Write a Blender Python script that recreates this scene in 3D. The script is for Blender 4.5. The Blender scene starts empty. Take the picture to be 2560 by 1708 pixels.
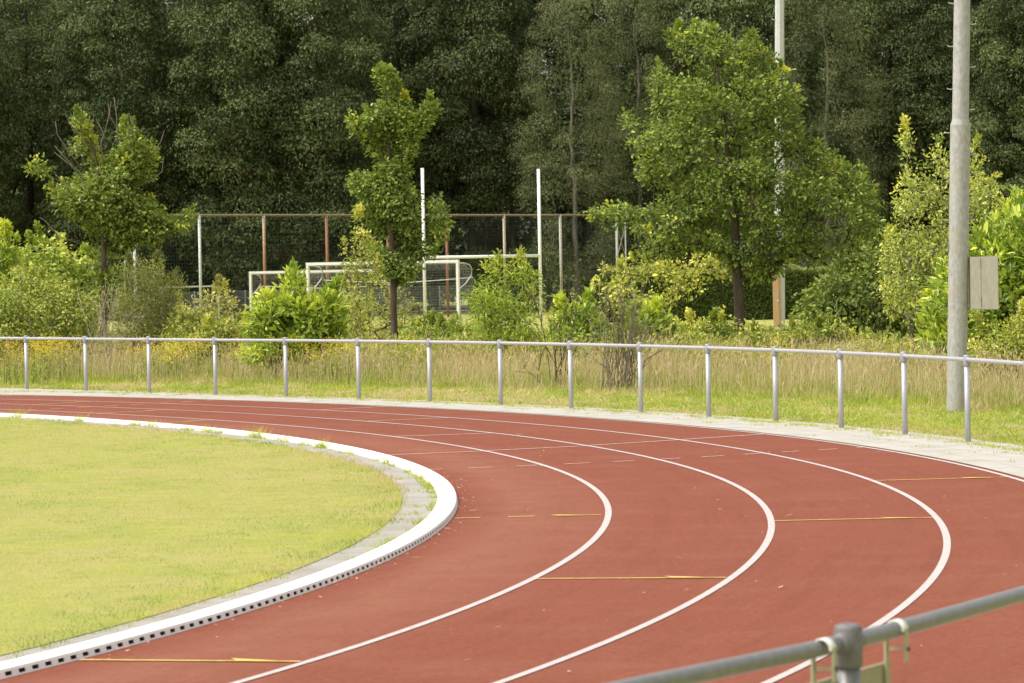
import bpy, math
import numpy as np
from mathutils import Vector, Matrix

rng = np.random.default_rng(11)
sc = bpy.context.scene
COL = sc.collection
PI = math.pi

# ------------------------------------------------------------------ camera solution (metres)
F, CU, CV = 9107.0, 1280.0, 854.0
PITCH, ROLL, CAMH = 0.0203, -0.0187, 1.9084
CX, CY, R0 = -36.9601, 29.1499, 36.5          # centre of the bend, radius of the inner kerb
K = 2560 / 2350.0
CP, SP, CR, SR = math.cos(PITCH), math.sin(PITCH), math.cos(ROLL), math.sin(ROLL)


def at(u, v, Y):
    """world point seen at a place of the photograph, at the distance Y"""
    x = (u * K - CU) / F
    y = (CV - v * K) / F
    x, y = x * CR - y * SR, x * SR + y * CR
    dy = CP + y * SP
    dz = -SP + y * CP
    t = Y / dy
    return np.array([x * t, Y, CAMH + dz * t])


def gz(y):
    return np.interp(y, [0, 105, 146, 163, 182, 900], [0, 0, -0.3, -0.55, -0.62, -0.62])


def polar(R, deg, z=0.0):
    a = math.radians(deg)
    return np.array([CX + R * math.cos(a), CY + R * math.sin(a), z])


# ------------------------------------------------------------------ materials
def new_mat(name):
    m = bpy.data.materials.new(name)
    m.use_nodes = True
    nt = m.node_tree
    for n in list(nt.nodes):
        nt.nodes.remove(n)
    out = nt.nodes.new('ShaderNodeOutputMaterial')
    return m, nt, out


def N(nt, typ, **kw):
    n = nt.nodes.new(typ)
    for k, v in kw.items():
        if hasattr(n, k):
            setattr(n, k, v)
        else:
            n.inputs[k.replace('_', ' ')].default_value = v
    return n


def link(nt, a, b):
    nt.links.new(a, b)


def c4(c):
    return (c[0], c[1], c[2], 1.0)


def noise(nt, vec, scale, detail=4.0, rough=0.55):
    n = N(nt, 'ShaderNodeTexNoise')
    n.inputs['Scale'].default_value = scale
    n.inputs['Detail'].default_value = detail
    n.inputs['Roughness'].default_value = rough
    link(nt, vec, n.inputs['Vector'])
    return n


def ramp(nt, fac, stops):
    r = N(nt, 'ShaderNodeValToRGB')
    els = r.color_ramp.elements
    while len(els) < len(stops):
        els.new(0.5)
    for e, (p, c) in zip(els, stops):
        e.position = p
        e.color = c4(c)
    link(nt, fac, r.inputs['Fac'])
    return r


def mixc(nt, fac, a, b, mode='MIX'):
    m = N(nt, 'ShaderNodeMix')
    m.data_type = 'RGBA'
    m.blend_type = mode
    for val, sock in ((fac, 0), (a, 6), (b, 7)):
        if hasattr(val, 'is_output'):
            link(nt, val, m.inputs[sock])
        elif sock == 0:
            m.inputs[0].default_value = val
        else:
            m.inputs[sock].default_value = c4(val)
    return m.outputs[2]


def bump(nt, height, strength, dist=0.01):
    b = N(nt, 'ShaderNodeBump')
    b.inputs['Strength'].default_value = strength
    b.inputs['Distance'].default_value = dist
    link(nt, height, b.inputs['Height'])
    return b.outputs['Normal']


def principled(nt, out, color, rough=0.7, spec=0.3, metal=0.0, normal=None):
    p = N(nt, 'ShaderNodeBsdfPrincipled')
    if hasattr(color, 'is_output'):
        link(nt, color, p.inputs['Base Color'])
    else:
        p.inputs['Base Color'].default_value = c4(color)
    if hasattr(rough, 'is_output'):
        link(nt, rough, p.inputs['Roughness'])
    else:
        p.inputs['Roughness'].default_value = rough
    p.inputs['Specular IOR Level'].default_value = spec
    p.inputs['Metallic'].default_value = metal
    if normal is not None:
        link(nt, normal, p.inputs['Normal'])
    link(nt, p.outputs[0], out.inputs['Surface'])
    return p


def geo_pos(nt):
    return N(nt, 'ShaderNodeNewGeometry').outputs['Position']


def mat_leaf(name, trans=0.3, rough=0.5, spec=0.35, vary=0.0):
    m, nt, out = new_mat(name)
    a = N(nt, 'ShaderNodeAttribute')
    a.attribute_name = 'col'
    col = a.outputs['Color']
    if vary > 0:
        oi = N(nt, 'ShaderNodeObjectInfo')
        hs = N(nt, 'ShaderNodeHueSaturation')
        mr = N(nt, 'ShaderNodeMapRange')
        link(nt, oi.outputs['Random'], mr.inputs[0])
        mr.inputs[3].default_value = 1 - vary
        mr.inputs[4].default_value = 1 + vary
        link(nt, mr.outputs[0], hs.inputs['Value'])
        link(nt, col, hs.inputs['Color'])
        col = hs.outputs['Color']
    p = N(nt, 'ShaderNodeBsdfPrincipled')
    link(nt, col, p.inputs['Base Color'])
    p.inputs['Roughness'].default_value = rough
    p.inputs['Specular IOR Level'].default_value = spec
    t = N(nt, 'ShaderNodeBsdfTranslucent')
    tc = mixc(nt, 0.6, col, (1.0, 1.0, 0.35), 'MULTIPLY')
    link(nt, tc, t.inputs['Color'])
    mx = N(nt, 'ShaderNodeMixShader')
    mx.inputs[0].default_value = trans
    link(nt, p.outputs[0], mx.inputs[1])
    link(nt, t.outputs[0], mx.inputs[2])
    link(nt, mx.outputs[0], out.inputs['Surface'])
    return m


def mat_bark(name, a, b, scale=14.0):
    m, nt, out = new_mat(name)
    tc = N(nt, 'ShaderNodeTexCoord').outputs['Object']
    mp = N(nt, 'ShaderNodeMapping')
    mp.inputs['Scale'].default_value = (1, 1, 0.18)
    link(nt, tc, mp.inputs[0])
    n = noise(nt, mp.outputs[0], scale, 6, 0.7)
    r = ramp(nt, n.outputs['Fac'], [(0.3, a), (0.7, b)])
    principled(nt, out, r.outputs[0], 0.9, 0.15, normal=bump(nt, n.outputs['Fac'], 0.8, 0.02))
    return m


def mat_grass_ground(name):
    m, nt, out = new_mat(name)
    p = geo_pos(nt)
    n1 = noise(nt, p, 0.55, 4, 0.6)
    n2 = noise(nt, p, 3.5, 5, 0.65)
    n3 = noise(nt, p, 60, 3, 0.7)
    c1 = ramp(nt, n1.outputs['Fac'], [(0.30, (0.20, 0.26, 0.04)), (0.5, (0.33, 0.34, 0.08)), (0.72, (0.44, 0.35, 0.17))])
    c2 = mixc(nt, 0.55, c1.outputs[0], ramp(nt, n2.outputs['Fac'], [(0.3, (0.20, 0.27, 0.04)), (0.7, (0.46, 0.37, 0.17))]).outputs[0])
    c3 = mixc(nt, 0.35, c2, ramp(nt, n3.outputs['Fac'], [(0.3, (0.16, 0.19, 0.03)), (0.7, (0.46, 0.45, 0.15))]).outputs[0])
    principled(nt, out, c3, 0.95, 0.1, normal=bump(nt, n3.outputs['Fac'], 0.6, 0.03))
    return m


def mat_track():
    m, nt, out = new_mat('red_running_surface')
    p = geo_pos(nt)
    big = noise(nt, p, 0.30, 5, 0.65)
    mid = noise(nt, p, 2.2, 5, 0.65)
    fine = noise(nt, p, 95, 2, 0.8)
    grit = noise(nt, p, 22, 4, 0.85)
    c = ramp(nt, big.outputs['Fac'], [(0.3, (0.1754, 0.0490, 0.0274)), (0.7, (0.2168, 0.0685, 0.0401))]).outputs[0]
    c = mixc(nt, 0.4, c, ramp(nt, mid.outputs['Fac'], [(0.25, (0.1642, 0.0445, 0.0244)), (0.75, (0.2352, 0.0775, 0.0459))]).outputs[0])
    c = mixc(nt, 0.45, c, ramp(nt, fine.outputs['Fac'], [(0.28, (0.0923, 0.0229, 0.0127)), (0.5, (0.1892, 0.0547, 0.0313)), (0.74, (0.3138, 0.1197, 0.0762))]).outputs[0])
    c = mixc(nt, 0.5, c, ramp(nt, grit.outputs['Fac'], [(0.30, (0.1015, 0.0252, 0.0146)), (0.5, (0.1892, 0.0560, 0.0322)), (0.72, (0.3046, 0.1140, 0.0724))]).outputs[0])
    uvm = N(nt, 'ShaderNodeMapping')
    uvm.inputs['Scale'].default_value = (0.35, 26, 1)
    link(nt, N(nt, 'ShaderNodeUVMap').outputs[0], uvm.inputs[0])
    stn = noise(nt, uvm.outputs[0], 1.0, 6, 0.7)
    c = mixc(nt, 0.75, c, ramp(nt, stn.outputs['Fac'], [(0.28, (0.82, 0.79, 0.77)), (0.5, (1, 1, 1)), (0.75, (1.0, 1.0, 1.0))]).outputs[0], 'MULTIPLY')
    bl = noise(nt, p, 0.9, 7, 0.75)
    c = mixc(nt, ramp(nt, bl.outputs['Fac'], [(0.48, (0, 0, 0)), (0.75, (0.22, 0.22, 0.22))]).outputs[0], c, (0.3026, 0.1483, 0.1071))
    # worn, dustier strip along the inner kerb
    uv = N(nt, 'ShaderNodeUVMap').outputs[0]
    sx = N(nt, 'ShaderNodeSeparateXYZ')
    link(nt, uv, sx.inputs[0])
    wear = ramp(nt, sx.outputs['Y'], [(0.02, (0, 0, 0)), (0.09, (1, 1, 1)), (0.16, (0.75, 0.75, 0.75)), (0.30, (0, 0, 0))]).outputs[0]
    wm = N(nt, 'ShaderNodeMath', operation='MULTIPLY')
    link(nt, wear, wm.inputs[0])
    link(nt, mid.outputs['Fac'], wm.inputs[1])
    wm2 = N(nt, 'ShaderNodeMath', operation='MULTIPLY')
    link(nt, wm.outputs[0], wm2.inputs[0])
    wm2.inputs[1].default_value = 0.55
    c = mixc(nt, wm2.outputs[0], c, (0.3046, 0.1426, 0.0958))
    principled(nt, out, c, 0.9, 0.12, normal=bump(nt, fine.outputs['Fac'], 0.5, 0.004))
    return m


def mat_paint(name, col, worn, scale=30, lo=0.25, hi=0.42):
    m, nt, out = new_mat(name)
    p = geo_pos(nt)
    n = noise(nt, p, scale, 5, 0.75)
    f = noise(nt, p, 120, 2, 0.7)
    r = ramp(nt, n.outputs['Fac'], [(lo, worn), (hi, col)])
    c = mixc(nt, 0.25, r.outputs[0], ramp(nt, f.outputs['Fac'], [(0.3, tuple(x * 0.8 for x in col)), (0.7, tuple(min(1, x * 1.1) for x in col))]).outputs[0])
    principled(nt, out, c, 0.7, 0.25)
    return m


def mat_pavers(row=0.30, k=1.0):
    m, nt, out = new_mat('concrete_pavers')
    uv = N(nt, 'ShaderNodeUVMap').outputs[0]
    b = N(nt, 'ShaderNodeTexBrick')
    link(nt, uv, b.inputs['Vector'])
    b.inputs['Scale'].default_value = 1.0
    b.offset = 0.0
    b.inputs['Brick Width'].default_value = 0.30
    b.inputs['Row Height'].default_value = row
    b.inputs['Mortar Size'].default_value = 0.006
    b.inputs['Color1'].default_value = (0.46 * k, 0.44 * k, 0.405 * k, 1)
    b.inputs['Color2'].default_value = (0.49 * k, 0.47 * k, 0.435 * k, 1)
    b.inputs['Mortar'].default_value = (0.33 * k, 0.315 * k, 0.27 * k, 1)
    p = geo_pos(nt)
    n = noise(nt, p, 2.0, 6, 0.65)
    f = noise(nt, p, 70, 3, 0.7)
    c = mixc(nt, 0.8, b.outputs['Color'], ramp(nt, n.outputs['Fac'], [(0.3, (0.70, 0.68, 0.64)), (0.7, (1, 1, 1))]).outputs[0], 'MULTIPLY')
    c = mixc(nt, 0.6, c, ramp(nt, f.outputs['Fac'], [(0.3, (0.72, 0.72, 0.70)), (0.65, (1, 1, 1))]).outputs[0], 'MULTIPLY')
    principled(nt, out, c, 0.9, 0.2, normal=bump(nt, b.outputs['Fac'], -0.5, 0.004))
    return m


def mat_simple(name, col, rough=0.6, spec=0.3, metal=0.0, var=0.15, scale=12.0, stretch=(1, 1, 1), spots=None):
    m, nt, out = new_mat(name)
    tc = N(nt, 'ShaderNodeTexCoord').outputs['Object']
    mp = N(nt, 'ShaderNodeMapping')
    mp.inputs['Scale'].default_value = stretch
    link(nt, tc, mp.inputs[0])
    n = noise(nt, mp.outputs[0], scale, 6, 0.65)
    lo = tuple(max(0, x * (1 - var)) for x in col)
    hi = tuple(min(1, x * (1 + var)) for x in col)
    c = ramp(nt, n.outputs['Fac'], [(0.3, lo), (0.7, hi)]).outputs[0]
    if spots:
        n2 = noise(nt, mp.outputs[0], spots[1], 5, 0.75)
        k = ramp(nt, n2.outputs['Fac'], [(spots[2], (0, 0, 0)), (spots[2] + 0.12, (1, 1, 1))]).outputs[0]
        c = mixc(nt, k, c, spots[0])
    principled(nt, out, c, rough, spec, metal)
    return m


def mat_grad(name, lo, hi, z0, z1, rough=0.6):
    """paint that rusted away from the bottom up"""
    m, nt, out = new_mat(name)
    tc = N(nt, 'ShaderNodeTexCoord').outputs['Object']
    s = N(nt, 'ShaderNodeSeparateXYZ')
    link(nt, tc, s.inputs[0])
    n = noise(nt, tc, 1.7, 5, 0.7)
    ad = N(nt, 'ShaderNodeMath', operation='MULTIPLY_ADD')
    link(nt, n.outputs['Fac'], ad.inputs[0])
    ad.inputs[1].default_value = 2.0
    link(nt, s.outputs['Z'], ad.inputs[2])
    mr = N(nt, 'ShaderNodeMapRange')
    link(nt, ad.outputs[0], mr.inputs[0])
    mr.inputs[1].default_value = z0 + 1
    mr.inputs[2].default_value = z1 + 1
    c = mixc(nt, mr.outputs[0], lo, hi)
    principled(nt, out, c, rough, 0.3)
    return m


M = {}
M['grass'] = mat_grass_ground('mown_grass')
M['track'] = mat_track()
M['white_line'] = mat_paint('white_line_paint', (0.46, 0.425, 0.415), (0.33, 0.17, 0.14), 26, 0.30, 0.50)
M['thin_line'] = mat_paint('thin_white_paint', (0.62, 0.52, 0.47), (0.42, 0.16, 0.12), 18, 0.36, 0.58)
M['yellow_line'] = mat_paint('yellow_paint', (0.66, 0.48, 0.12), (0.40, 0.25, 0.09), 9, 0.34, 0.56)
M['pavers'] = mat_pavers()
M['kerb_pavers'] = mat_pavers(0.46, 0.80)
M['kerb'] = mat_simple('white_kerb', (0.78, 0.765, 0.74), 0.6, 0.3, var=0.05, scale=8, spots=((0.6, 0.58, 0.53), 22, 0.64))
M['kerb_shade_joint'] = mat_simple('slot_shade_and_joint_black', (0.02, 0.018, 0.016), 0.9, 0.1)  # near-black puts shade into the kerb slots by colour; joint lines use it too
M['rail'] = mat_simple('galvanised_rail', (0.43, 0.43, 0.45), 0.42, 0.5, 0.35, var=0.12, scale=30)
M['rail_dark'] = mat_simple('dark_rail', (0.20, 0.20, 0.20), 0.45, 0.5, 0.35, var=0.15, scale=30)  # darker copy of the rail grey, used on the near railing
M['joint_dark'] = mat_simple('dark_rail_joint', (0.16, 0.155, 0.155), 0.55, 0.4, 0.3, var=0.2, scale=40)  # darker joint grey to go with the near railing
M['rail_joint'] = mat_simple('cast_rail_joint', (0.33, 0.33, 0.345), 0.55, 0.4, 0.3, var=0.15, scale=40)
M['mast'] = mat_simple('galvanised_mast', (0.36, 0.36, 0.345), 0.55, 0.35, 0.15, var=0.25, scale=26, stretch=(1, 1, 0.5), spots=((0.36, 0.325, 0.24), 3.2, 0.52))
M['mast_pale'] = mat_simple('pale_mast', (0.50, 0.51, 0.51), 0.5, 0.35, 0.15, var=0.1, scale=8)
M['peg'] = mat_simple('step_peg_steel', (0.55, 0.55, 0.53), 0.5, 0.4, 0.3)
M['box'] = mat_simple('weathered_cream_box', (0.44, 0.41, 0.345), 0.6, 0.3, var=0.12, scale=10, stretch=(3, 3, 0.9), spots=((0.24, 0.21, 0.16), 5, 0.64))
M['dark_gap'] = mat_simple('dark_seam', (0.10, 0.09, 0.08), 0.9, 0.1)
M['timber'] = mat_simple('orange_timber', (0.42, 0.285, 0.15), 0.8, 0.2, var=0.2, scale=9, stretch=(6, 6, 0.3))
M['goal_white'] = mat_simple('white_goal_paint', (0.62, 0.61, 0.56), 0.5, 0.35, var=0.08, scale=4, spots=((0.42, 0.41, 0.33), 5, 0.60))
M['rugby_white'] = mat_simple('white_gloss_paint', (0.80, 0.80, 0.78), 0.4, 0.4, var=0.04)
M['net'] = mat_simple('pale_net_cord', (0.40, 0.40, 0.37), 0.9, 0.1)
M['dark_net'] = mat_simple('dark_net_cord', (0.055, 0.065, 0.06), 0.9, 0.1)
M['wire'] = mat_simple('wire_mesh', (0.20, 0.215, 0.21), 0.7, 0.2, 0.0)
M['pole_white'] = mat_grad('whitish_pole', (0.42, 0.36, 0.24), (0.60, 0.61, 0.60), 0.0, 2.5)
M['pole_rust'] = mat_grad('rusting_pole', (0.33, 0.155, 0.07), (0.45, 0.38, 0.27), 3.2, 5.4)
M['pole_red'] = mat_grad('red_brown_pole', (0.26, 0.115, 0.07), (0.30, 0.14, 0.09), 0, 5)
M['pole_tan'] = mat_grad('tan_pole', (0.36, 0.24, 0.12), (0.44, 0.39, 0.29), 0.5, 3.5)
M['pole_grey'] = mat_grad('grey_pole', (0.40, 0.34, 0.23), (0.46, 0.45, 0.41), 0.5, 3.0)
M['net_bar'] = mat_simple('brown_top_bar', (0.25, 0.19, 0.14), 0.8, 0.2, var=0.2)
M['board'] = mat_simple('beige_board_back', (0.33, 0.30, 0.20), 0.6, 0.3, var=0.06)
M['strap'] = mat_simple('cream_strap', (0.36, 0.345, 0.22), 0.5, 0.35, var=0.1)
M['clip'] = mat_simple('white_plastic_clip', (0.78, 0.77, 0.72), 0.45, 0.4, var=0.03)
M['roof'] = mat_simple('salmon_roof_tiles', (0.24, 0.105, 0.078), 0.85, 0.2, var=0.25, scale=6)
M['brick'] = mat_simple('brown_brick', (0.15, 0.085, 0.06), 0.9, 0.15, var=0.25, scale=14)
M['pane'] = mat_simple('window_glass', (0.05, 0.06, 0.07), 0.1, 0.6)
M['frame'] = mat_simple('white_window_frame', (0.65, 0.65, 0.62), 0.5, 0.3)
M['bark'] = mat_bark('oak_bark', (0.045, 0.035, 0.025), (0.13, 0.10, 0.07))
M['bark_grey'] = mat_bark('grey_bark', (0.12, 0.10, 0.075), (0.26, 0.22, 0.17))
M['bark_pale'] = mat_bark('pale_twig_bark', (0.26, 0.22, 0.15), (0.45, 0.40, 0.29))
M['bark_dark'] = mat_bark('wood_bark', (0.03, 0.025, 0.02), (0.075, 0.06, 0.045), 5)
M['bark_birch'] = mat_bark('birch_bark', (0.05, 0.045, 0.035), (0.24, 0.22, 0.19), 4)
M['leaf'] = mat_leaf('leaf', 0.30, 0.5, 0.35)
M['leaf_gloss'] = mat_leaf('glossy_leaf', 0.30, 0.35, 0.5)
M['leaf_wood'] = mat_leaf('woodland_leaf', 0.22, 0.6, 0.16, vary=0.2)
M['blade'] = mat_leaf('grass_blade', 0.35, 0.65, 0.2)
M['flower'] = mat_leaf('flower_petal', 0.25, 0.7, 0.15)
M['straw'] = mat_leaf('straw_litter', 0.1, 0.8, 0.2)


# ------------------------------------------------------------------ mesh building
class MB:
    """collects vertices and faces as arrays"""

    def __init__(self):
        self.v, self.f, self.c, self.uv, self.n = [], [], [], [], 0

    def add(self, verts, faces, col=None):
        verts = np.asarray(verts, float).reshape(-1, 3)
        faces = np.asarray(faces, np.int64)
        self.v.append(verts)
        self.f.append(faces + self.n)
        if col is not None:
            col = np.asarray(col, float)
            if col.ndim == 1:
                col = np.tile(col, (len(verts), 1))
            self.c.append(col)
        self.n += len(verts)

    def box(self, x0, x1, y0, y1, z0, z1):
        v = [(x, y, z) for z in (z0, z1) for y in (y0, y1) for x in (x0, x1)]
        self.add(v, [(0, 2, 3, 1), (4, 5, 7, 6), (0, 1, 5, 4), (2, 6, 7, 3), (0, 4, 6, 2), (1, 3, 7, 5)])

    def tube(self, pts, rad, n=10, cap=True):
        pts = np.asarray(pts, float)
        m = len(pts)
        rad = np.full(m, rad) if np.isscalar(rad) else np.asarray(rad, float)
        tan = np.gradient(pts, axis=0)
        tan /= np.linalg.norm(tan, axis=1, keepdims=True) + 1e-12
        ref = np.array([0, 0, 1.0]) if abs(tan[0, 2]) < 0.9 else np.array([1.0, 0, 0])
        a = np.cross(tan, ref)
        a /= np.linalg.norm(a, axis=1, keepdims=True) + 1e-12
        b = np.cross(tan, a)
        th = np.arange(n) * 2 * PI / n
        ring = (pts[:, None] + rad[:, None, None] * (np.cos(th)[None, :, None] * a[:, None] + np.sin(th)[None, :, None] * b[:, None]))
        v = ring.reshape(-1, 3)
        i = np.arange(m - 1)[:, None] * n
        j = np.arange(n)[None, :]
        j2 = (j + 1) % n
        f = np.stack([i + j, i + n + j, i + n + j2, i + j2], -1).reshape(-1, 4)
        base = self.n
        self.add(v, f)
        if cap:
            for s, flip in ((0, False), ((m - 1) * n, True)):
                q = list(range(base + s, base + s + n))
                self.f.append(np.array([q[::-1] if flip else q]))

    def build(self, name, mat, parent=None, smooth=False, origin=None, label=None):
        me = bpy.data.meshes.new(name)
        V = np.concatenate(self.v) if self.v else np.zeros((0, 3))
        if origin is not None:
            V = V - np.asarray(origin, float)
        me.vertices.add(len(V))
        me.vertices.foreach_set('co', V.astype(np.float32).ravel())
        starts, loops, s = [], [], 0
        for f in self.f:
            k = f.shape[1]
            loops.append(f.ravel())
            starts.append(s + np.arange(len(f)) * k)
            s += f.size
        loops = np.concatenate(loops).astype(np.int32)
        starts = np.concatenate(starts).astype(np.int32)
        me.loops.add(len(loops))
        me.loops.foreach_set('vertex_index', loops)
        me.polygons.add(len(starts))
        me.polygons.foreach_set('loop_start', starts)
        me.polygons.foreach_set('use_smooth', np.full(len(starts), bool(smooth)))
        me.update(calc_edges=True)
        if self.c:
            C = np.concatenate(self.c)
            C = np.concatenate([C, np.ones((len(C), 1))], 1)
            at_ = me.attributes.new('col', 'FLOAT_COLOR', 'POINT')
            at_.data.foreach_set('color', C.astype(np.float32).ravel())
        if self.uv:
            U = np.concatenate(self.uv)[loops]
            ul = me.uv_layers.new(name='UVMap')
            ul.data.foreach_set('uv', U.astype(np.float32).ravel())
        me.materials.append(mat)
        me.validate()
        o = bpy.data.objects.new(name, me)
        COL.objects.link(o)
        if parent is not None:
            o.parent = parent
        if label:
            o['label'] = label
        return o


def tag(o, label=None, cat=None, group=None, kind=None):
    if label:
        o['label'] = label
    if cat:
        o['category'] = cat
    if group:
        o['group'] = group
    if kind:
        o['kind'] = kind
    return o


def empty(name, loc, label, cat, group=None, rz=0.0):
    o = bpy.data.objects.new(name, None)
    o.location = [float(x) for x in loc]
    o.rotation_euler = (0, 0, rz)
    o.empty_display_size = 0.2
    COL.objects.link(o)
    return tag(o, label, cat, group)


# ------------------------------------------------------------------ the bend: sheets along a radius
def bend_path(R, step=0.6, a0=-90.0, a1=90.0, straight=45.0):
    n = max(8, int(math.radians(a1 - a0) * R / step))
    pts = [(CX - straight + i * straight / 20, CY - R) for i in range(20)]
    for i in range(n + 1):
        a = math.radians(a0 + (a1 - a0) * i / n)
        pts.append((CX + R * math.cos(a), CY + R * math.sin(a)))
    pts += [(CX - (i + 1) * straight / 20, CY + R) for i in range(20)]
    return np.array(pts)


def ribbon(name, ra, rb, z, mat, uvscale=None, nr=1, widen=None):
    n = 600
    A = bend_path(ra, a0=-90, a1=90)
    ang = np.radians(np.linspace(-90, 90, n))
    mb = MB()
    rs = np.linspace(ra, rb, nr + 1)
    rows = []
    s0 = np.concatenate([np.linspace(-45, -2.25, 20), ang * 0 + 0, np.zeros(20)])
    V, UV = [], []
    for kk_, r in enumerate(rs):
        r = r + (widen(np.degrees(ang)) if widen is not None and kk_ == nr else 0 * ang)
        r0_, r1_ = r[0], r[-1]
        x = np.concatenate([np.linspace(CX - 45, CX - 2.25, 20), CX + r * np.cos(ang), np.linspace(CX - 2.25, CX - 45, 20)])
        y = np.concatenate([np.full(20, CY - r0_), CY + r * np.sin(ang), np.full(20, CY + r1_)])
        arc = np.concatenate([np.linspace(-45, -2.25, 20), (ang + PI / 2) * (R0 + 3), PI * (R0 + 3) + np.linspace(2.25, 45, 20)])
        V.append(np.stack([x, y, np.full(len(x), z)], 1))
        UV.append(np.stack([arc, np.concatenate([np.full(20, r0_), r, np.full(20, r1_)]) * 1.0 - rs[0] if uvscale else np.full(len(x), (rs[kk_] - R0) / 4.93)], 1))
    m = len(V[0])
    i = np.arange(m - 1)
    fs = [np.stack([k * m + i, (k + 1) * m + i, (k + 1) * m + i + 1, k * m + i + 1], 1) for k in range(nr)]
    mb.add(np.concatenate(V), np.concatenate(fs))
    mb.uv.append(np.concatenate(UV))
    o = mb.build(name, mat)
    return tag(o, kind='structure')


# ground sheet to the horizon
xs = np.unique(np.concatenate([np.linspace(-700, -80, 12), np.linspace(-80, 80, 65), np.linspace(80, 700, 12)]))
ys = np.unique(np.concatenate([np.linspace(-300, 0, 8), np.linspace(0, 260, 105), np.linspace(260, 1200, 14)]))
gx, gy = np.meshgrid(xs, ys)
V = np.stack([gx.ravel(), gy.ravel(), gz(gy.ravel()) - 0.012], 1)
nx, ny = len(xs), len(ys)
ii, jj = np.meshgrid(np.arange(nx - 1), np.arange(ny - 1))
q = (jj * nx + ii).ravel()
mb = MB()
mb.add(V, np.stack([q, q + 1, q + nx + 1, q + nx], 1))
tag(mb.build('ground', M['grass'], smooth=True), kind='structure')

KW = 0.165                                     # kerb width
LAWN = R0 - 0.46
# infield lawn: inside of the bend
mb = MB()
A = bend_path(LAWN, 0.4)
ctr = np.array([[CX - 20, CY]])
V = np.concatenate([ctr, A])
V = np.concatenate([V, np.full((len(V), 1), 0.008)], 1)
n = len(A)
mb.add(V, np.stack([np.zeros(n - 1, int), np.arange(1, n), np.arange(2, n + 1)], 1))
tag(mb.build('infield_lawn', M['grass']), kind='structure')
ribbon('kerb_paving', R0 - 0.62, R0 - KW + 0.01, 0.004, M['kerb_pavers'], True)
ribbon('running_track', R0 - 0.01, R0 + 4.94, 0.0, M['track'], None, 6)
ribbon('outer_paving', R0 + 4.94, R0 + 6.34, 0.004, M['pavers'], True, 1, lambda a: np.interp(a, [0, 39, 42, 45, 49, 57, 90], [0, 0, 0.05, 0.3, 0.75, 1.7, 1.7]))
for k in (1, 2, 3):
    ribbon('lane_line', R0 + 1.22 * k - 0.05, R0 + 1.22 * k, 0.004, M['white_line'])
ribbon('lane_line', R0 + 4.83, R0 + 4.88, 0.004, M['white_line'])


def strip(name, segs, w, mat, z=0.0052):
    """thin painted lines across the lanes: each a quad between two points, width w"""
    mb = MB()
    for (p, q) in segs:
        p, q = np.asarray(p[:2], float), np.asarray(q[:2], float)
        k = max(2, int(np.linalg.norm(q - p) / 0.25) + 1)
        t = (q - p) / np.linalg.norm(q - p)
        s = np.array([-t[1], t[0]]) * w / 2
        P = p + (q - p) * np.linspace(0, 1, k)[:, None]
        v = np.concatenate([P + s, P - s])
        v = np.concatenate([v, np.full((len(v), 1), z)], 1)
        i = np.arange(k - 1)
        mb.add(v, np.stack([i + k, i + k + 1, i + 1, i], 1))
    return tag(mb.build(name, mat), kind='structure')


def PR(r, a):
    return polar(R0 + r, a)


strip('white_start_lines', [
    (PR(0.02, 13.1), PR(1.17, 13.43)), (PR(1.22, 13.5), PR(2.39, 14.08)), (PR(2.44, 14.15), PR(3.61, 15.0)), (PR(3.66, 15.05), PR(4.83, 15.92)),
    (PR(1.22, 19.25), PR(2.39, 19.28)), (PR(2.44, 25.6), PR(3.61, 25.76)), (PR(3.66, 31.3), PR(4.83, 31.6))], 0.05, M['thin_line'])
dash = [(0.02, 0.19), (0.44, 0.68), (0.93, 1.15), (1.41, 1.69), (1.92, 2.15), (2.45, 2.66), (2.90, 3.16), (3.39, 3.60), (3.85, 4.05), (4.28, 4.51), (4.75, 4.83)]
da = lambda r: np.interp(r, [0, 1, 2, 3, 4, 5], [8.55, 8.88, 9.34, 10.0, 10.73, 11.4])
strip('white_zone_dashes', [(PR(a, da(a)), PR(b, da(b))) for a, b in dash], 0.04, M['thin_line'])


def arrow_segs(r0, a0, r1, a1, head=True):
    p, q = PR(r0, a0), PR(r1, a1)
    out = [(p, q)]
    return out


yl = [(0.02, -17.72, 1.16, -17.6), (1.22, -10.55, 2.38, -10.48), (2.44, -3.37, 3.61, -3.22), (3.66, 3.42, 4.83, 3.54),
      (2.44, 40.02, 3.61, 40.25), (1.22, 34.13, 2.39, 34.22), (0.02, 28.2, 1.17, 28.6), (3.66, 45.6, 4.83, 45.3)]
segs = [(PR(a, b), PR(c, d)) for a, b, c, d in yl]
segs += [(PR(0.02, -2.16), PR(0.22, -2.12)), (PR(0.43, -2.07), PR(0.63, -2.01)), (PR(0.84, -2.01), PR(1.14, -1.99))]
segs += [(PR(r, 36.9 + r * 0.24), PR(r + 0.25, 36.9 + (r + 0.25) * 0.24)) for r in np.arange(0.1, 4.8, 0.5)]
strip('yellow_lane_marks', segs, 0.040, M['yellow_line'])
mb = MB()
for a, b, c, d in yl + [(0.84, -2.01, 1.14, -1.99)]:
    p, q = PR(a, b), PR(c, d)
    t = (q - p) / np.linalg.norm(q - p)
    s = np.array([-t[1], t[0], 0])
    tip = q - t * 0.05
    b0 = tip - t * 0.34
    mb.add([tip - s * 0.015 + [0, 0, 0.0062], b0 + s * 0.11 + [0, 0, 0.0062], b0 + t * 0.06 - s * 0.0 + [0, 0, 0.0062], b0 - s * 0.02 + [0, 0, 0.0062]],
           [(0, 1, 2, 3)])
tag(mb.build('yellow_arrow_heads', M['yellow_line']), kind='structure')

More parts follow.
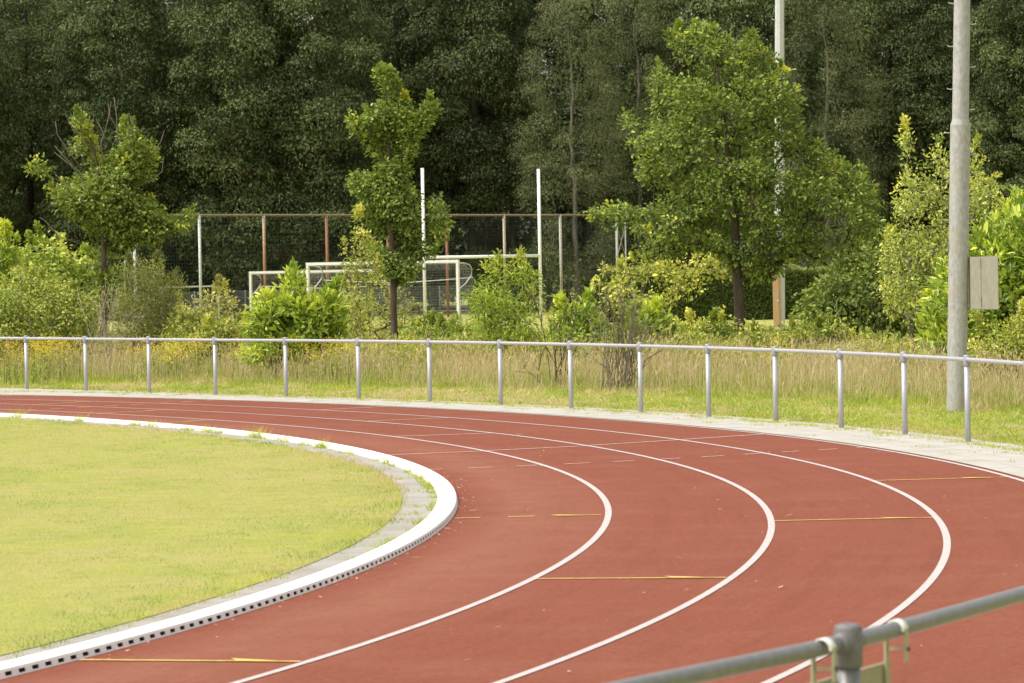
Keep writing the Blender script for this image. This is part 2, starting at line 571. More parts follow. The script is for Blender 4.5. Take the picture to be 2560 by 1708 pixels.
# ------------------------------------------------------------------ inner kerb with drainage slots
mb, mi = MB(), MB()
KH = 0.045
aa = np.radians(np.linspace(-88, 88, 800))


def arc_band(mb, prof):
    """sweep a closed profile [(r, z)...] round the bend"""
    m = len(prof)
    V = np.concatenate([np.stack([CX + (R0 + r) * np.cos(aa), CY + (R0 + r) * np.sin(aa), np.full(len(aa), z)], 1) for r, z in prof])
    n = len(aa)
    i = np.arange(n - 1)
    fs = []
    for k in range(m):
        a, b = k * n, ((k + 1) % m) * n
        fs.append(np.stack([a + i, a + i + 1, b + i + 1, b + i], 1))
    mb.add(V, np.concatenate(fs))


SL = lambda z: -0.013 * z / KH                # the outer face leans back
arc_band(mb, [(-KW, 0.0), (-KW, KH - 0.004), (-KW + 0.006, KH), (SL(KH) - 0.008, KH), (SL(KH) - 0.001, KH - 0.003), (SL(0.0285), 0.0285),
              (SL(0.0285) - 0.012, 0.0285), (SL(KH) - 0.014, KH - 0.014), (-KW + 0.03, KH - 0.014), (-KW + 0.03, 0.0)])
per = 0.145 / R0
na = int(math.radians(130) / per)
for k in range(na):
    a = math.radians(-45) + k * per
    w = per * 0.50
    th = [a, a + w]
    v = [(CX + (R0 + r) * math.cos(t), CY + (R0 + r) * math.sin(t), z) for z in (0.0, 0.0287) for r in (SL(z) - 0.006, SL(z) - 0.0004) for t in th]
    mb.add(v, [(0, 2, 3, 1), (4, 5, 7, 6), (0, 1, 5, 4), (2, 6, 7, 3), (0, 4, 6, 2), (1, 3, 7, 5)])
arc_band(mb, [(-0.012, 0.0), (SL(0.0085) - 0.006, 0.0085), (SL(0.0085) - 0.0008, 0.0085), (-0.0008, 0.0)])
for k in range(95):
    a = math.radians(-45) + k * 1.0 / R0
    w = 0.0035 / R0
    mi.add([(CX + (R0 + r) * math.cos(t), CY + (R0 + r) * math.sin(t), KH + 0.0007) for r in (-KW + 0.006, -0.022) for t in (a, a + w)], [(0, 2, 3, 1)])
kerb = mb.build('kerb', M['kerb'])
tag(kerb, kind='structure')
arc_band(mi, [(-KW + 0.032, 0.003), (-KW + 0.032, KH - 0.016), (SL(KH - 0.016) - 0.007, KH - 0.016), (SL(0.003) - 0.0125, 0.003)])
ki = mi.build('kerb_slot_shade_and_joints', M['kerb_shade_joint'])  # dark filler close behind the slots, painted as their shade, plus the joint lines
tag(ki, kind='structure')

# ------------------------------------------------------------------ tubular railings
RR = 42.6


def railing(name, label, angs, a0, a1, lift=0.0, mats=('rail', 'rail_joint'), rfun=lambda a: RR):
    base = polar(rfun(angs[0]), angs[0])
    root = empty(name, base, label, 'railing')
    zr = 0.862
    pts = [polar(rfun(a), a, zr) for a in np.linspace(a0, a1, int((a1 - a0) * 1.5) + 8)]
    mb = MB()
    mb.tube(pts, 0.0225, 14)
    mb.build('rail', M[mats[0]], root, True, base)
    proto = None
    for a in angs:
        p = polar(rfun(a), a)
        if proto is None:
            m1 = MB()
            m1.tube([(0, 0, -0.1), (0, 0, 0.80)], 0.0305, 18)
            post = m1.build('post', M[mats[0]], root, True)
            m2 = MB()
            zz = [0.795, 0.797, 0.801, 0.900, 0.907, 0.911, 0.9125]
            m2.tube([(0, 0, z) for z in zz], [0.0306, 0.036, 0.0375, 0.0375, 0.034, 0.02, 0.003], 18)
            m2.tube([(0, -0.062, zr), (0, -0.058, zr), (0, 0.058, zr), (0, 0.062, zr)], [0.0228, 0.0275, 0.0275, 0.0228], 14)
            collar = m2.build('collar', M[mats[1]], post, True)
            proto = (post, collar)
        else:
            post = proto[0].copy()
            COL.objects.link(post)
            post.parent = root
            c = proto[1].copy()
            COL.objects.link(c)
            c.parent = post
        post.location = [float(x) for x in (p - base)]
        post.rotation_euler = (0, 0, math.radians(a))
    root.location.z += lift
    return root


far_r = lambda a: float(np.interp(a, [0, 34, 41, 45, 49, 53, 57], [42.58, 42.62, 42.66, 42.95, 43.5, 44.1, 44.8]))


def post_angle(u, v):
    """angle of the railing post standing on the paving where the photograph shows it"""
    best = None
    for a in np.linspace(3, 60, 5701):
        p = polar(far_r(a), a)
        X, Y = p[0], p[1]
        ya = (854 - v * K) / F
        ux = (X / Y * (CP + ya * SP) + ya * SR) / CR
        e = abs((CU + F * ux) / K - u)
        if best is None or e < best[0]:
            best = (e, a)
    return best[1]


seen_posts = [(62, 893), (198, 898), (343, 903), (495, 908), (657, 912), (824, 916), (987, 921), (1150, 931), (1311, 935), (1471, 942), (1627, 957), (1781, 968), (1931, 982), (2077, 1000), (2222, 1018)]
angs_ = sorted(post_angle(u, v) for u, v in seen_posts)
angs_ = [angs_[0] - 2.65 * i for i in range(5, 0, -1)] + angs_ + [angs_[-1] + 2.65, angs_[-1] + 5.3]
railing('steel_railing', 'long grey tubular steel railing round the far side of the track', angs_, angs_[0], angs_[-1], rfun=far_r)
railing('steel_railing', 'grey tubular railing close by, crossing the lower corner in front of the red track', [-35.3, -32.6, -29.95, -27.375, -24.6, -21.9, -19.2, -16.5], -36.5, -15.5, 0.045, ('rail_dark', 'joint_dark'), lambda a: float(np.interp(a, [-36, -29, -27.4, -15], [42.46, 42.50, 42.60, 42.60])))

# board hung from the near railing
ta = math.radians(-27.375)
tdir = np.array([-math.sin(ta), math.cos(ta), 0])
inn = np.array([-math.cos(ta), -math.sin(ta), 0])
pp = polar(RR, -27.375, 0.045)
root = empty('hanging_board', pp + inn * 0.05, 'beige board hung by cream straps from the near tubular railing', 'board')
bo = pp + inn * 0.05


def obox(mb, c, t, i, w, th, z0, z1):
    """upright box: centre c, width w along t, thickness th along i"""
    v = [c + t * (a * w / 2) + i * (b * th / 2) + np.array([0, 0, z]) for z in (z0, z1) for b in (-1, 1) for a in (-1, 1)]
    mb.add(v, [(0, 2, 3, 1), (4, 5, 7, 6), (0, 1, 5, 4), (2, 6, 7, 3), (0, 4, 6, 2), (1, 3, 7, 5)])


mb = MB()
obox(mb, pp + inn * 0.040 + tdir * 0.09, tdir, inn, 0.60, 0.010, 0.20, 0.770)
mb.build('panel', M['board'], root, False, bo)
zr = 0.862
for t in (-0.168, 0.345):
    c = pp + tdir * t
    mb = MB()
    th = np.linspace(-0.15, PI + 0.15, 12)
    v, m = [], 12
    for rr_ in (0.0235, 0.0275):
        for s in (-0.019, 0.019):
            v += [c + tdir * s - inn * (rr_ * math.cos(x)) + np.array([0, 0, zr + rr_ * math.sin(x)]) for x in th]
    i = np.arange(m - 1)
    fs = [np.stack([a + i, a + i + 1, b + i + 1, b + i], 1) for a, b in ((0, m), (3 * m, 2 * m), (2 * m, 0), (m, 3 * m))]
    mb.add(v, np.concatenate(fs))
    clip = mb.build('clip', M['clip'], root, True, bo)
    mb = MB()
    obox(mb, c - inn * 0.0285, tdir, inn, 0.018, 0.006, 0.775, zr + 0.004)
    obox(mb, c + inn * 0.0295, tdir, inn, 0.022, 0.006, 0.66, zr - 0.002)
    obox(mb, c + inn * 0.0005, tdir, inn, 0.008, 0.050, 0.806, 0.814)
    mb.build('strap', M['strap'], root, False, bo)
    mb = MB()
    pt = c - inn * 0.034 + np.array([0, 0, 0.81])
    mb.tube([pt - inn * 0.004, pt + inn * 0.002], 0.006, 8)
    mb.build('bolt', M['dark_gap'], clip, True, bo)


# ------------------------------------------------------------------ masts
def peg_mb(side, z, r):
    mb = MB()
    mb.tube([(side * (r - 0.02), -0.02, z), (side * (r + 0.035), -0.02, z), (side * (r + 0.062), -0.02, z + 0.004), (side * (r + 0.070), -0.02, z + 0.016)], 0.0055, 8)
    return mb


Yb = 45.8
b0 = at(2195, 945, Yb)
b0[2] = 0
mroot = empty('light_mast', b0, 'thick galvanised round mast with step pegs and a cream box beside the laurel', 'mast')
zp = lambda v: at(2200, v, Yb)[2]
z_step = zp(281)
lean = (at(2208, 0, Yb)[0] - b0[0]) / at(2208, 0, Yb)[2]
mb = MB()
lev = [(-0.3, 0.124), (0.0, 0.124), (z_step - 0.045, 0.127), (z_step - 0.03, 0.127), (z_step + 0.02, 0.107), (z_step + 0.05, 0.105), (z_step + 3.5, 0.100), (z_step + 9, 0.08)]
mb.tube([(lean * z, 0, z) for z, r in lev], [r for z, r in lev], 28)
mb.build('shaft', M['mast'], mroot, True)
# hand-hole cover and band
mb = MB()
zc = (zp(628) + zp(706)) / 2
th = np.linspace(math.radians(205), math.radians(238), 7)
zz = [zp(706), zp(628)]
v = [(lean * z + 0.1285 * math.cos(t), 0.1285 * math.sin(t), z) for z in zz for t in th]
mb.add(v, [(i, i + 1, i + 8, i + 7) for i in range(6)])
mb.tube([(lean * zp(617) + 0.1262 * math.cos(t), 0.1262 * math.sin(t), zp(617)) for t in np.linspace(0, 2 * PI, 29)], 0.002, 5, False)
hc = mb.build('hatch_cover', M['mast'], mroot, False)
mb = MB()
mb.box(-0.133, -0.12, -0.06, -0.03, zp(560), zp(545))
mb.build('hatch_lock', M['dark_gap'], mroot)
for v_, s in ((8, -1), (107, -1), (205, -1), (305, -1), (405, -1), (505, -1), (57, 1), (155, 1), (253, 1), (355, 1), (455, 1), (506, 1)):
    z = zp(v_)
    mb = peg_mb(s, z, 0.127 if z < z_step else 0.105)
    o = mb.build('peg', M['peg'], mroot, True)
    o.location.x = lean * z
broot = empty('switch_box', (b0[0], b0[1], zp(712)), 'weathered cream metal box bolted to the side of the thick mast', 'electrical box')
xl = at(2227, 650, Yb)[0] - b0[0]
xr = at(2289, 650, Yb)[0] - b0[0]
xs_ = at(2249, 650, Yb)[0] - b0[0]
hb = zp(590) - zp(712)
mb = MB()
mb.box(xl - 0.012, xr, -0.10, 0.12, 0.0, hb)
mb.build('casing', M['box'], broot)
mb = MB()
mb.box(xl - 0.004, xs_ - 0.003, -0.108, -0.1005, 0.012, hb - 0.012)
mb.build('side_panel', M['box'], broot)
mb = MB()
mb.box(xs_ + 0.003, xr - 0.006, -0.1095, -0.1005, 0.008, hb - 0.008)
dr = mb.build('door', M['box'], broot)
for z0 in (0.04, hb - 0.16):
    mb = MB()
    mb.box(xs_ - 0.0025, xs_ + 0.0025, -0.113, -0.1005, z0, z0 + 0.12)
    mb.build('hinge', M['dark_gap'], dr)

Y2 = 110.0
b2 = at(1789, 740, Y2)
b2[2] = gz(Y2)
mroot = empty('light_mast', b2, 'slim pale octagonal mast with an orange timber board, behind the large oak', 'mast')
mb = MB()
le2 = (at(1789, 0, Y2)[0] - b2[0]) / (at(1789, 0, Y2)[2])
h2 = 14.0
mb.tube([(0, 0, -0.3), (0, 0, 0), (le2 * h2, 0, h2)], [0.165, 0.165, 0.125], 8)
mb.build('shaft', M['mast_pale'], mroot)
mb = MB()
ztb = at(1785, 575, Y2)[2] - b2[2]
mb.box(-0.20, -0.02, -0.25, -0.17, 0, ztb)
mb.box(-0.02 + 0.003, 0.04, -0.225, -0.172, 0, ztb - 0.02)
tb = mb.build('timber_board', M['timber'], mroot)
for v_ in (629, 690):
    z = at(1785, v_, Y2)[2] - b2[2]
    mb = MB()
    mb.box(-0.09, -0.03, -0.265, -0.2505, z - 0.03, z + 0.03)
    mb.build('bracket', M['peg'], tb)
for i, v_ in enumerate(range(-45, 420, 45)):
    z = at(1789, v_, Y2)[2] - b2[2]
    mb = MB()
    s = 1 if i % 2 else -1
    r = 0.14
    mb.tube([(s * (r - 0.03), -0.03, z), (s * (r + 0.07), -0.03, z), (s * (r + 0.10), -0.03, z + 0.03)], 0.010, 6)
    o = mb.build('peg', M['peg'], mroot, True)
    o.location.x = le2 * z


# ------------------------------------------------------------------ sports goals and nets on the far field
def dirxy(p, q):
    d = np.asarray(q, float)[:2] - np.asarray(p, float)[:2]
    L = np.linalg.norm(d)
    return d / L, L


pl = at(976, 740, 163.5)
pr_ = at(1242, 735, 165.9)
d, L = dirxy(pl, pr_)
rz = math.atan2(d[1], d[0])
zb = gz(164.0)
root = empty('rugby_goal', (pl[0], pl[1], zb), 'tall white H shaped rugby goal behind the slender oak', 'goal', rz=rz)
mb = MB()
zt = at(973, 386, 163.5)[2] - zb
mb.tube([(0, 0, -0.2), (0, 0, zt)], 0.072, 12)
mb.build('post', M['rugby_white'], root, True)
mb = MB()
zt = at(1239, 388, 165.9)[2] - zb
mb.tube([(L, 0, -0.2), (L, 0, zt)], 0.072, 12)
mb.build('post', M['rugby_white'], root, True)
mb = MB()
zc = (at(976, 591, 163.5)[2] + at(1242, 587, 165.9)[2]) / 2 - zb
mb.tube([(0.06, 0, zc), (L - 0.06, 0, zc)], 0.068, 12)
mb.build('crossbar', M['rugby_white'], root, True)


def cords(mb, A, B, r):
    """many straight cords from the points A to the points B (three sided)"""
    A, B = np.asarray(A, float), np.asarray(B, float)
    t = B - A
    t /= np.linalg.norm(t, axis=1, keepdims=True) + 1e-9
    ref = np.where(np.abs(t[:, 2:3]) < 0.9, np.array([[0, 0, 1.0]]), np.array([[1.0, 0, 0]]))
    a = np.cross(t, ref)
    a /= np.linalg.norm(a, axis=1, keepdims=True) + 1e-9
    b = np.cross(t, a)
    V = []
    for P in (A, B):
        for k in range(3):
            th = k * 2 * PI / 3
            V.append(P + r * (math.cos(th) * a + math.sin(th) * b))
    n = len(A)
    V = np.stack(V, 1).reshape(-1, 3)
    i = np.arange(n)[:, None] * 6
    f = np.concatenate([i + np.array([[k, (k + 1) % 3, (k + 1) % 3 + 3, k + 3]]) for k in range(3)])
    mb.add(V, f)


def soccer_goal(label, pl, pr, z0, sag=0.25):
    d, L = dirxy(pl, pr)
    root = empty('football_goal', (pl[0], pl[1], z0), label, 'goal', rz=math.atan2(d[1], d[0]))
    H = 2.44
    for x in (0, L):
        mb = MB()
        mb.box(x - 0.055, x + 0.055, -0.06, 0.06, -0.1, H)
        mb.build('post', M['goal_white'], root)
    mb = MB()
    mb.box(-0.06, L + 0.06, -0.062, 0.062, H + 0.001, H + 0.115)
    mb.build('crossbar', M['goal_white'], root)
    for x in (0.0, L):                           # swan-neck net supports
        mb = MB()
        pts = [(x, 0.05, H - 0.02), (x, 0.5, H - 0.02), (x, 0.95, H - 0.10), (x, 1.15, H - 0.30), (x, 1.05, H - 0.55), (x, 0.6, H - 0.85), (x, 0.1, H - 1.05)]
        mb.tube(pts, 0.022, 8)
        mb.build('net_support', M['goal_white'], root, True)
    mb = MB()
    g = 0.12
    xs = np.arange(0, L + 0.01, g)
    prof = [(0.06, H), (0.55, H - 0.05), (1.12, H - 0.30), (1.35, H - 0.95), (1.62, 0.9), (1.9, 0.02)]
    pr = np.array(prof)
    seg = np.concatenate([[0], np.cumsum(np.linalg.norm(np.diff(pr, axis=0), axis=1))])
    ss = np.arange(0, seg[-1], g)
    py, pz = np.interp(ss, seg, pr[:, 0]), np.interp(ss, seg, pr[:, 1])
    for k in range(len(prof) - 1):
        (y0, zz0), (y1, zz1) = prof[k], prof[k + 1]
        cords(mb, [(x, y0, zz0) for x in xs], [(x, y1, zz1) for x in xs], 0.0026)
    cords(mb, [(0, y, z) for y, z in zip(py, pz)], [(L, y, z) for y, z in zip(py, pz)], 0.0026)
    for x in (0.0, L):
        zs = np.arange(0.05, H, g)
        yb = np.interp(zs, pr[::-1, 1], pr[::-1, 0])
        cords(mb, [(x, 0.05, z) for z in zs], [(x, y, z) for y, z in zip(yb, zs)], 0.0026)
        yy = np.arange(0.1, 1.85, g)
        zt = np.interp(yy, pr[:, 0], pr[:, 1])
        cords(mb, [(x, y, 0.02) for y in yy], [(x, y, z) for y, z in zip(yy, zt)], 0.0026)
    mb.build('net', M['net'], root)
    mb = MB()
    mb.tube([(0, 1.2, H - 0.62), (L * 0.5, 1.3, H - 0.80), (L, 1.2, H - 0.62)], 0.018, 6)
    mb.build('net_bar', M['goal_white'], root, True)
    return root


soccer_goal('white football goal with a net, the nearer and taller one, left of the slender oak', at(709, 740, 150.0), at(1053, 740, 146.5), -0.29)
soccer_goal('lower white football goal with a net, standing farther back behind the lime laurel', at(577, 735, 178.5), at(905, 735, 175.5), -0.60)

# small goal frame left of the ball net
p, q = at(371, 735, 189), at(503, 735, 191)
d, L = dirxy(p, q)
root = empty('small_goal', (p[0], p[1], -0.62), 'small plain white goal frame low behind the whitish net pole', 'goal', rz=math.atan2(d[1], d[0]))
zt = at(440, 658, 190)[2] + 0.62
for x in (0.0, L):
    mb = MB()
    mb.box(x - 0.035, x + 0.035, -0.04, 0.04, -0.1, zt - 0.04)
    mb.build('post', M['goal_white'], root)
mb = MB()
mb.box(-0.04, L + 0.04, -0.042, 0.042, zt - 0.039, zt + 0.05)
mb.build('crossbar', M['goal_white'], root)

# tall ball-stop net
nd = lambda u: np.interp(u, [200, 461, 1289, 1500], [172, 178, 198, 203])
root = empty('ball_stop_net', (at(288, 700, nd(288))[0], nd(288), -0.62), 'tall dark ball stop net on weathered poles behind the goals', 'net fence')
ro = np.array([at(288, 700, nd(288))[0], nd(288), -0.62])
posts = [(311, 'pole_white'), (461, 'pole_white'), (609, 'pole_rust'), (753, 'pole_red'), (893, 'pole_red'), (1028, 'pole_red'), (1160, 'pole_tan'), (1289, 'pole_grey'), (1418, 'pole_grey')]
tops = []
for u, mt in posts:
    Y = nd(u)
    x = at(u, 690, Y)[0]
    zt = at(u, 494, Y)[2] + 0.62
    tops.append((x, Y, zt - 0.62))
    mb = MB()
    mb.tube([(0, 0, -0.2), (0, 0, zt)], 0.075 if u != 311 else 0.07, 10)
    o = mb.build('post', M[mt], root, True)
    o.location = (x - ro[0], Y - ro[1], 0)
for u, mate in ((288, 311), (1438, 1418)):
    Y = nd(u) + 1.0
    x = at(u, 690, Y)[0]
    zt = at(u, 510, Y)[2] + 0.62
    mb = MB()
    mb.tube([(0, 0, -0.2), (0, 0, zt)], 0.04, 8)
    o = mb.build('end_post', M['pole_grey'], root, True)
    o.location = (x - ro[0], Y - ro[1], 0)
    xm, Ym = at(mate, 690, nd(mate))[0], nd(mate)
    mb = MB()
    for z in (1.2, 3.0):
        mb.tube([(x - ro[0], Y - ro[1], z), (xm - ro[0], Ym - ro[1], z + 1.7)], 0.015, 5)
        mb.tube([(x - ro[0], Y - ro[1], z + 1.7), (xm - ro[0], Ym - ro[1], z)], 0.015, 5)
    mb.build('cross_brace', M['pole_grey'], root)
mb = MB()
tp = np.array(tops)
mb.tube(tp + [0, 0, 0.0], 0.055, 8)
mb.build('top_bar', M['net_bar'], root, True, ro)
mb = MB()
A0, A1 = tp[0], tp[-1]
nl = int(np.linalg.norm((A1 - A0)[:2]) / 0.18)
tt = np.linspace(0, 1, nl)
P = A0 + (A1 - A0) * tt[:, None]
P[:, 2] = np.interp(tt, np.linspace(0, 1, len(tp)), tp[:, 2])
G_ = P.copy()
G_[:, 2] = -0.55
off = np.array([0, 0.09, 0])
cords(mb, G_ + off, P + off, 0.0045)
for f in np.linspace(0.01, 1, 30):
    Q = G_ + (P - G_) * f
    cords(mb, Q[:-1:20] + off, np.concatenate([Q[20::20], Q[-1:]])[:len(Q[:-1:20])] + off, 0.0045)
mb.build('net', M['dark_net'], root, False, ro)

# chain-link fence at the foot of the wood
p, q = at(330, 735, 192), at(1334, 735, 206)
d, L = dirxy(p, q)
root = empty('chain_link_fence', (p[0], p[1], -0.62), 'low grey chain link fence along the foot of the dark wood', 'fence', rz=math.atan2(d[1], d[0]))
zt = 1.55
for x in list(np.arange(0, L - 1, 3.0)) + [L]:
    mb = MB()
    mb.tube([(x, 0, -0.2), (x, 0, zt + 0.04)], 0.028 if x < L else 0.06, 8)
    mb.build('post', M['wire'] if x < L else M['pole_grey'], root, True)
mb = MB()
mb.tube([(L, 0, zt - 0.05), (L + 1.35, 0.6, 0.1)], 0.04, 8)
mb.build('brace', M['goal_white'], root, True)
mb = MB()
w = 0.13
n = int((L + zt) / w)
for sgn in (1, -1):
    X0 = np.arange(n) * w - (zt if sgn > 0 else 0)
    X1 = X0 + zt
    lo, hi = np.clip(X0, 0, L), np.clip(X1, 0, L)
    za, zb_ = (lo - X0), (hi - X0)
    if sgn < 0:
        za, zb_ = zt - za, zt - zb_
    ok = hi - lo > 0.01
    cords(mb, np.stack([lo, lo * 0 + 0.03, za], 1)[ok], np.stack([hi, hi * 0 + 0.03, zb_], 1)[ok], 0.006)
cords(mb, [(0, 0.03, z) for z in (0.1, 0.8, 1.2, zt)], [(L, 0.03, z) for z in (0.1, 0.8, 1.2, zt)], 0.008)
mb.build('wire_mesh', M['wire'], root)


# ------------------------------------------------------------------ houses behind the first trees
def house(label, u0, u1, Y, v_eave, v_ridge):
    a, b = at(u0, v_eave, Y), at(u1, v_eave, Y)
    z0 = -0.62
    W = b[0] - a[0]
    he = at((u0 + u1) / 2, v_eave, Y)[2] - z0
    hr = at((u0 + u1) / 2, v_ridge, Y)[2] - z0
    root = empty('house', (a[0], Y, z0), label, 'house')
    D_ = 8.0
    mb = MB()
    mb.box(0.3, W - 0.3, 0.4, D_ - 0.4, 0, he)
    mb.add([(0.3, 0.4, he + 0.003), (0.3, D_ - 0.4, he + 0.003), (0.3, D_ / 2, hr - 0.15), (W - 0.3, 0.4, he + 0.003), (W - 0.3, D_ - 0.4, he + 0.003), (W - 0.3, D_ / 2, hr - 0.15)], [(0, 1, 2), (3, 5, 4)])
    mb.build('wall', M['brick'], root)
    mb = MB()
    for s in (0, 1):
        y0 = 0 if s == 0 else D_
        ny = D_ / 2
        v = [(0, y0, he - 0.1), (W, y0, he - 0.1), (W, ny, hr), (0, ny, hr)]
        v += [(x, y, z + 0.16) for x, y, z in v]
        mb.add(v, [(0, 1, 2, 3), (4, 7, 6, 5), (0, 4, 5, 1), (1, 5, 6, 2), (2, 6, 7, 3), (3, 7, 4, 0)])
    rf = mb.build('roof', M['roof'], root)
    mb = MB()
    mb.box(W * 0.25, W * 0.25 + 0.6, D_ / 2 - 0.3, D_ / 2 + 0.3, hr - 0.2, hr + 1.0)
    mb.build('chimney', M['brick'], rf)
    for fx in (0.22, 0.62):
        mb = MB()
        x0 = W * fx
        mb.box(x0, x0 + 1.2, 0.34, 0.397, 0.9, 2.1)
        w_ = mb.build('window', M['frame'], root)
        mb = MB()
        mb.box(x0 + 0.08, x0 + 1.12, 0.325, 0.338, 0.98, 2.02)
        mb.build('pane', M['pane'], w_)


house('brick house with a salmon tiled roof, half hidden behind trees beside the whitish net pole', 480, 690, 213, 600, 545)
house('small house with a salmon tiled roof, half hidden behind trees beside the rugby goal', 1078, 1170, 213, 552, 492)


# ------------------------------------------------------------------ foliage
def unit(v):
    return v / (np.linalg.norm(v, axis=-1, keepdims=True) + 1e-9)


def leaf_geo(mb, P, D, Nn, L, W, col, six=True, droop=0.12, lobed=False):
    D = unit(D)
    S = unit(np.cross(D, Nn))
    Nn = np.cross(S, D)
    L, W = L[:, None], W[:, None]
    n = len(P)
    if lobed:
        pr = [(0.22, 0.16), (0.40, 0.44), (0.50, 0.22), (0.70, 0.52), (0.82, 0.26)]
        Vs = [P]
        for sg in (1, -1):
            for a_, w_ in pr:
                Vs.append(P + a_ * L * D + sg * w_ * W * S + (0.25 * w_ * W - droop * a_ * a_ * L) * Nn)
        Vs.append(P + L * D - droop * L * Nn)
        V = np.stack(Vs, 1).reshape(-1, 3)
        i = np.arange(n)[:, None] * 12
        mb.add(V, np.concatenate([i + np.array([[0, 11, 5, 4, 3, 2, 1]]), i + np.array([[0, 6, 7, 8, 9, 10, 11]])]), np.repeat(col, 12, 0))
    elif six:
        b = P
        l1 = P + 0.33 * L * D + 0.5 * W * S + 0.12 * W * Nn
        r1 = P + 0.33 * L * D - 0.5 * W * S + 0.12 * W * Nn
        l2 = P + 0.72 * L * D + 0.42 * W * S + (0.1 * W - 0.3 * droop * L) * Nn
        r2 = P + 0.72 * L * D - 0.42 * W * S + (0.1 * W - 0.3 * droop * L) * Nn
        t = P + L * D - droop * L * Nn
        V = np.stack([b, l1, l2, t, r2, r1], 1).reshape(-1, 3)
        i = np.arange(n)[:, None] * 6
        f = np.concatenate([i + np.array([[0, 3, 2, 1]]), i + np.array([[0, 5, 4, 3]])])
        mb.add(V, f, np.repeat(col, 6, 0))
    else:
        V = np.stack([P, P + 0.45 * L * D + 0.5 * W * S, P + L * D - droop * L * Nn, P + 0.45 * L * D - 0.5 * W * S], 1).reshape(-1, 3)
        i = np.arange(n)[:, None] * 4
        mb.add(V, i + np.array([[0, 3, 2, 1]]), np.repeat(col, 4, 0))


def seg_tubes(mb, A, B, ra, rb, n=4):
    A, B = np.asarray(A, float), np.asarray(B, float)
    t = unit(B - A)
    ref = np.where(np.abs(t[:, 2:3]) < 0.9, np.array([[0, 0, 1.0]]), np.array([[1.0, 0, 0]]))
    a = unit(np.cross(t, ref))
    b = np.cross(t, a)
    th = np.arange(n) * 2 * PI / n
    V = []
    for Pp, rr_ in ((A, ra), (B, rb)):
        for x in th:
            V.append(Pp + rr_[:, None] * (math.cos(x) * a + math.sin(x) * b))
    V = np.stack(V, 1).reshape(-1, 3)
    i = np.arange(len(A))[:, None] * (2 * n)
    f = np.concatenate([i + np.array([[k, (k + 1) % n, (k + 1) % n + n, k + n]]) for k in range(n)])
    mb.add(V, f)


def in_poly(px, pz, poly):
    ins = np.zeros(len(px), bool)
    m = len(poly)
    for i in range(m):
        x0, z0 = poly[i]
        x1, z1 = poly[(i + 1) % m]
        c = ((z0 > pz) != (z1 > pz)) & (px < (x1 - x0) * (pz - z0) / (z1 - z0 + 1e-12) + x0)
        ins ^= c
    return ins


def edge_dist(px, pz, poly):
    d = np.full(len(px), 1e9)
    m = len(poly)
    for i in range(m):
        a = np.array(poly[i])
        b = np.array(poly[(i + 1) % m])
        ab = b - a
        t = np.clip(((px - a[0]) * ab[0] + (pz - a[1]) * ab[1]) / (ab @ ab + 1e-12), 0, 1)
        d = np.minimum(d, np.hypot(px - a[0] - t * ab[0], pz - a[1] - t * ab[1]))
    return d


def grow(base_nodes, targets, step=0.22, up=0.8, curve=0.12, r=None):
    """joins every target to the nearest limb; returns nodes, parents"""
    r = r or rng
    nodes = [np.asarray(p, float) for p in base_nodes[0]]
    par = list(base_nodes[1])
    arr = np.array(nodes)
    tips = []
    root = arr[0]
    order = np.argsort(np.linalg.norm(targets - root, axis=1))
    for k in order:
        c = targets[k]
        dv = arr - c
        cost = np.linalg.norm(dv, axis=1) + up * np.maximum(0, dv[:, 2] + 0.05)
        j = int(np.argmin(cost))
        p = arr[j]
        dist = np.linalg.norm(c - p)
        m = max(1, int(dist / step))
        tt = (np.arange(1, m + 1) / m)[:, None]
        path = p + (c - p) * tt
        w = np.sin(tt[:, 0] * PI)[:, None]
        path = path + w * (r.normal(0, curve * dist, 3) * [1, 1, 0.4] - [0, 0, 0.06 * dist])
        new = []
        last = j
        for q_ in path:
            par.append(last)
            nodes.append(q_)
            last = len(nodes) - 1
            new.append(q_)
        arr = np.concatenate([arr, np.array(new)])
        tips.append((k, last))
    return arr, np.array(par), tips


def limbs(mb, arr, par, tips, rtip, power, rmin_trunk=None):
    cnt = np.zeros(len(arr))
    for k, i in tips:
        cnt[i] += 1
    for i in range(len(arr) - 1, 0, -1):
        if par[i] >= 0:
            cnt[par[i]] += cnt[i]
    rad = rtip * np.maximum(cnt, 1) ** power
    if rmin_trunk is not None:
        rad[:len(rmin_trunk)] = np.maximum(rmin_trunk, np.minimum(rad[:len(rmin_trunk)], rmin_trunk * 1.15))
        rad[len(rmin_trunk):] = np.minimum(rad[len(rmin_trunk):], rmin_trunk.max() * 0.45)
    idx = np.arange(len(arr))
    ok = par >= 0
    if rmin_trunk is not None:
        ok &= idx >= len(rmin_trunk)
    i = idx[ok]
    seg_tubes(mb, arr[par[i]], arr[i], np.minimum(rad[par[i]], rad[i] * 1.5), rad[i], 4)


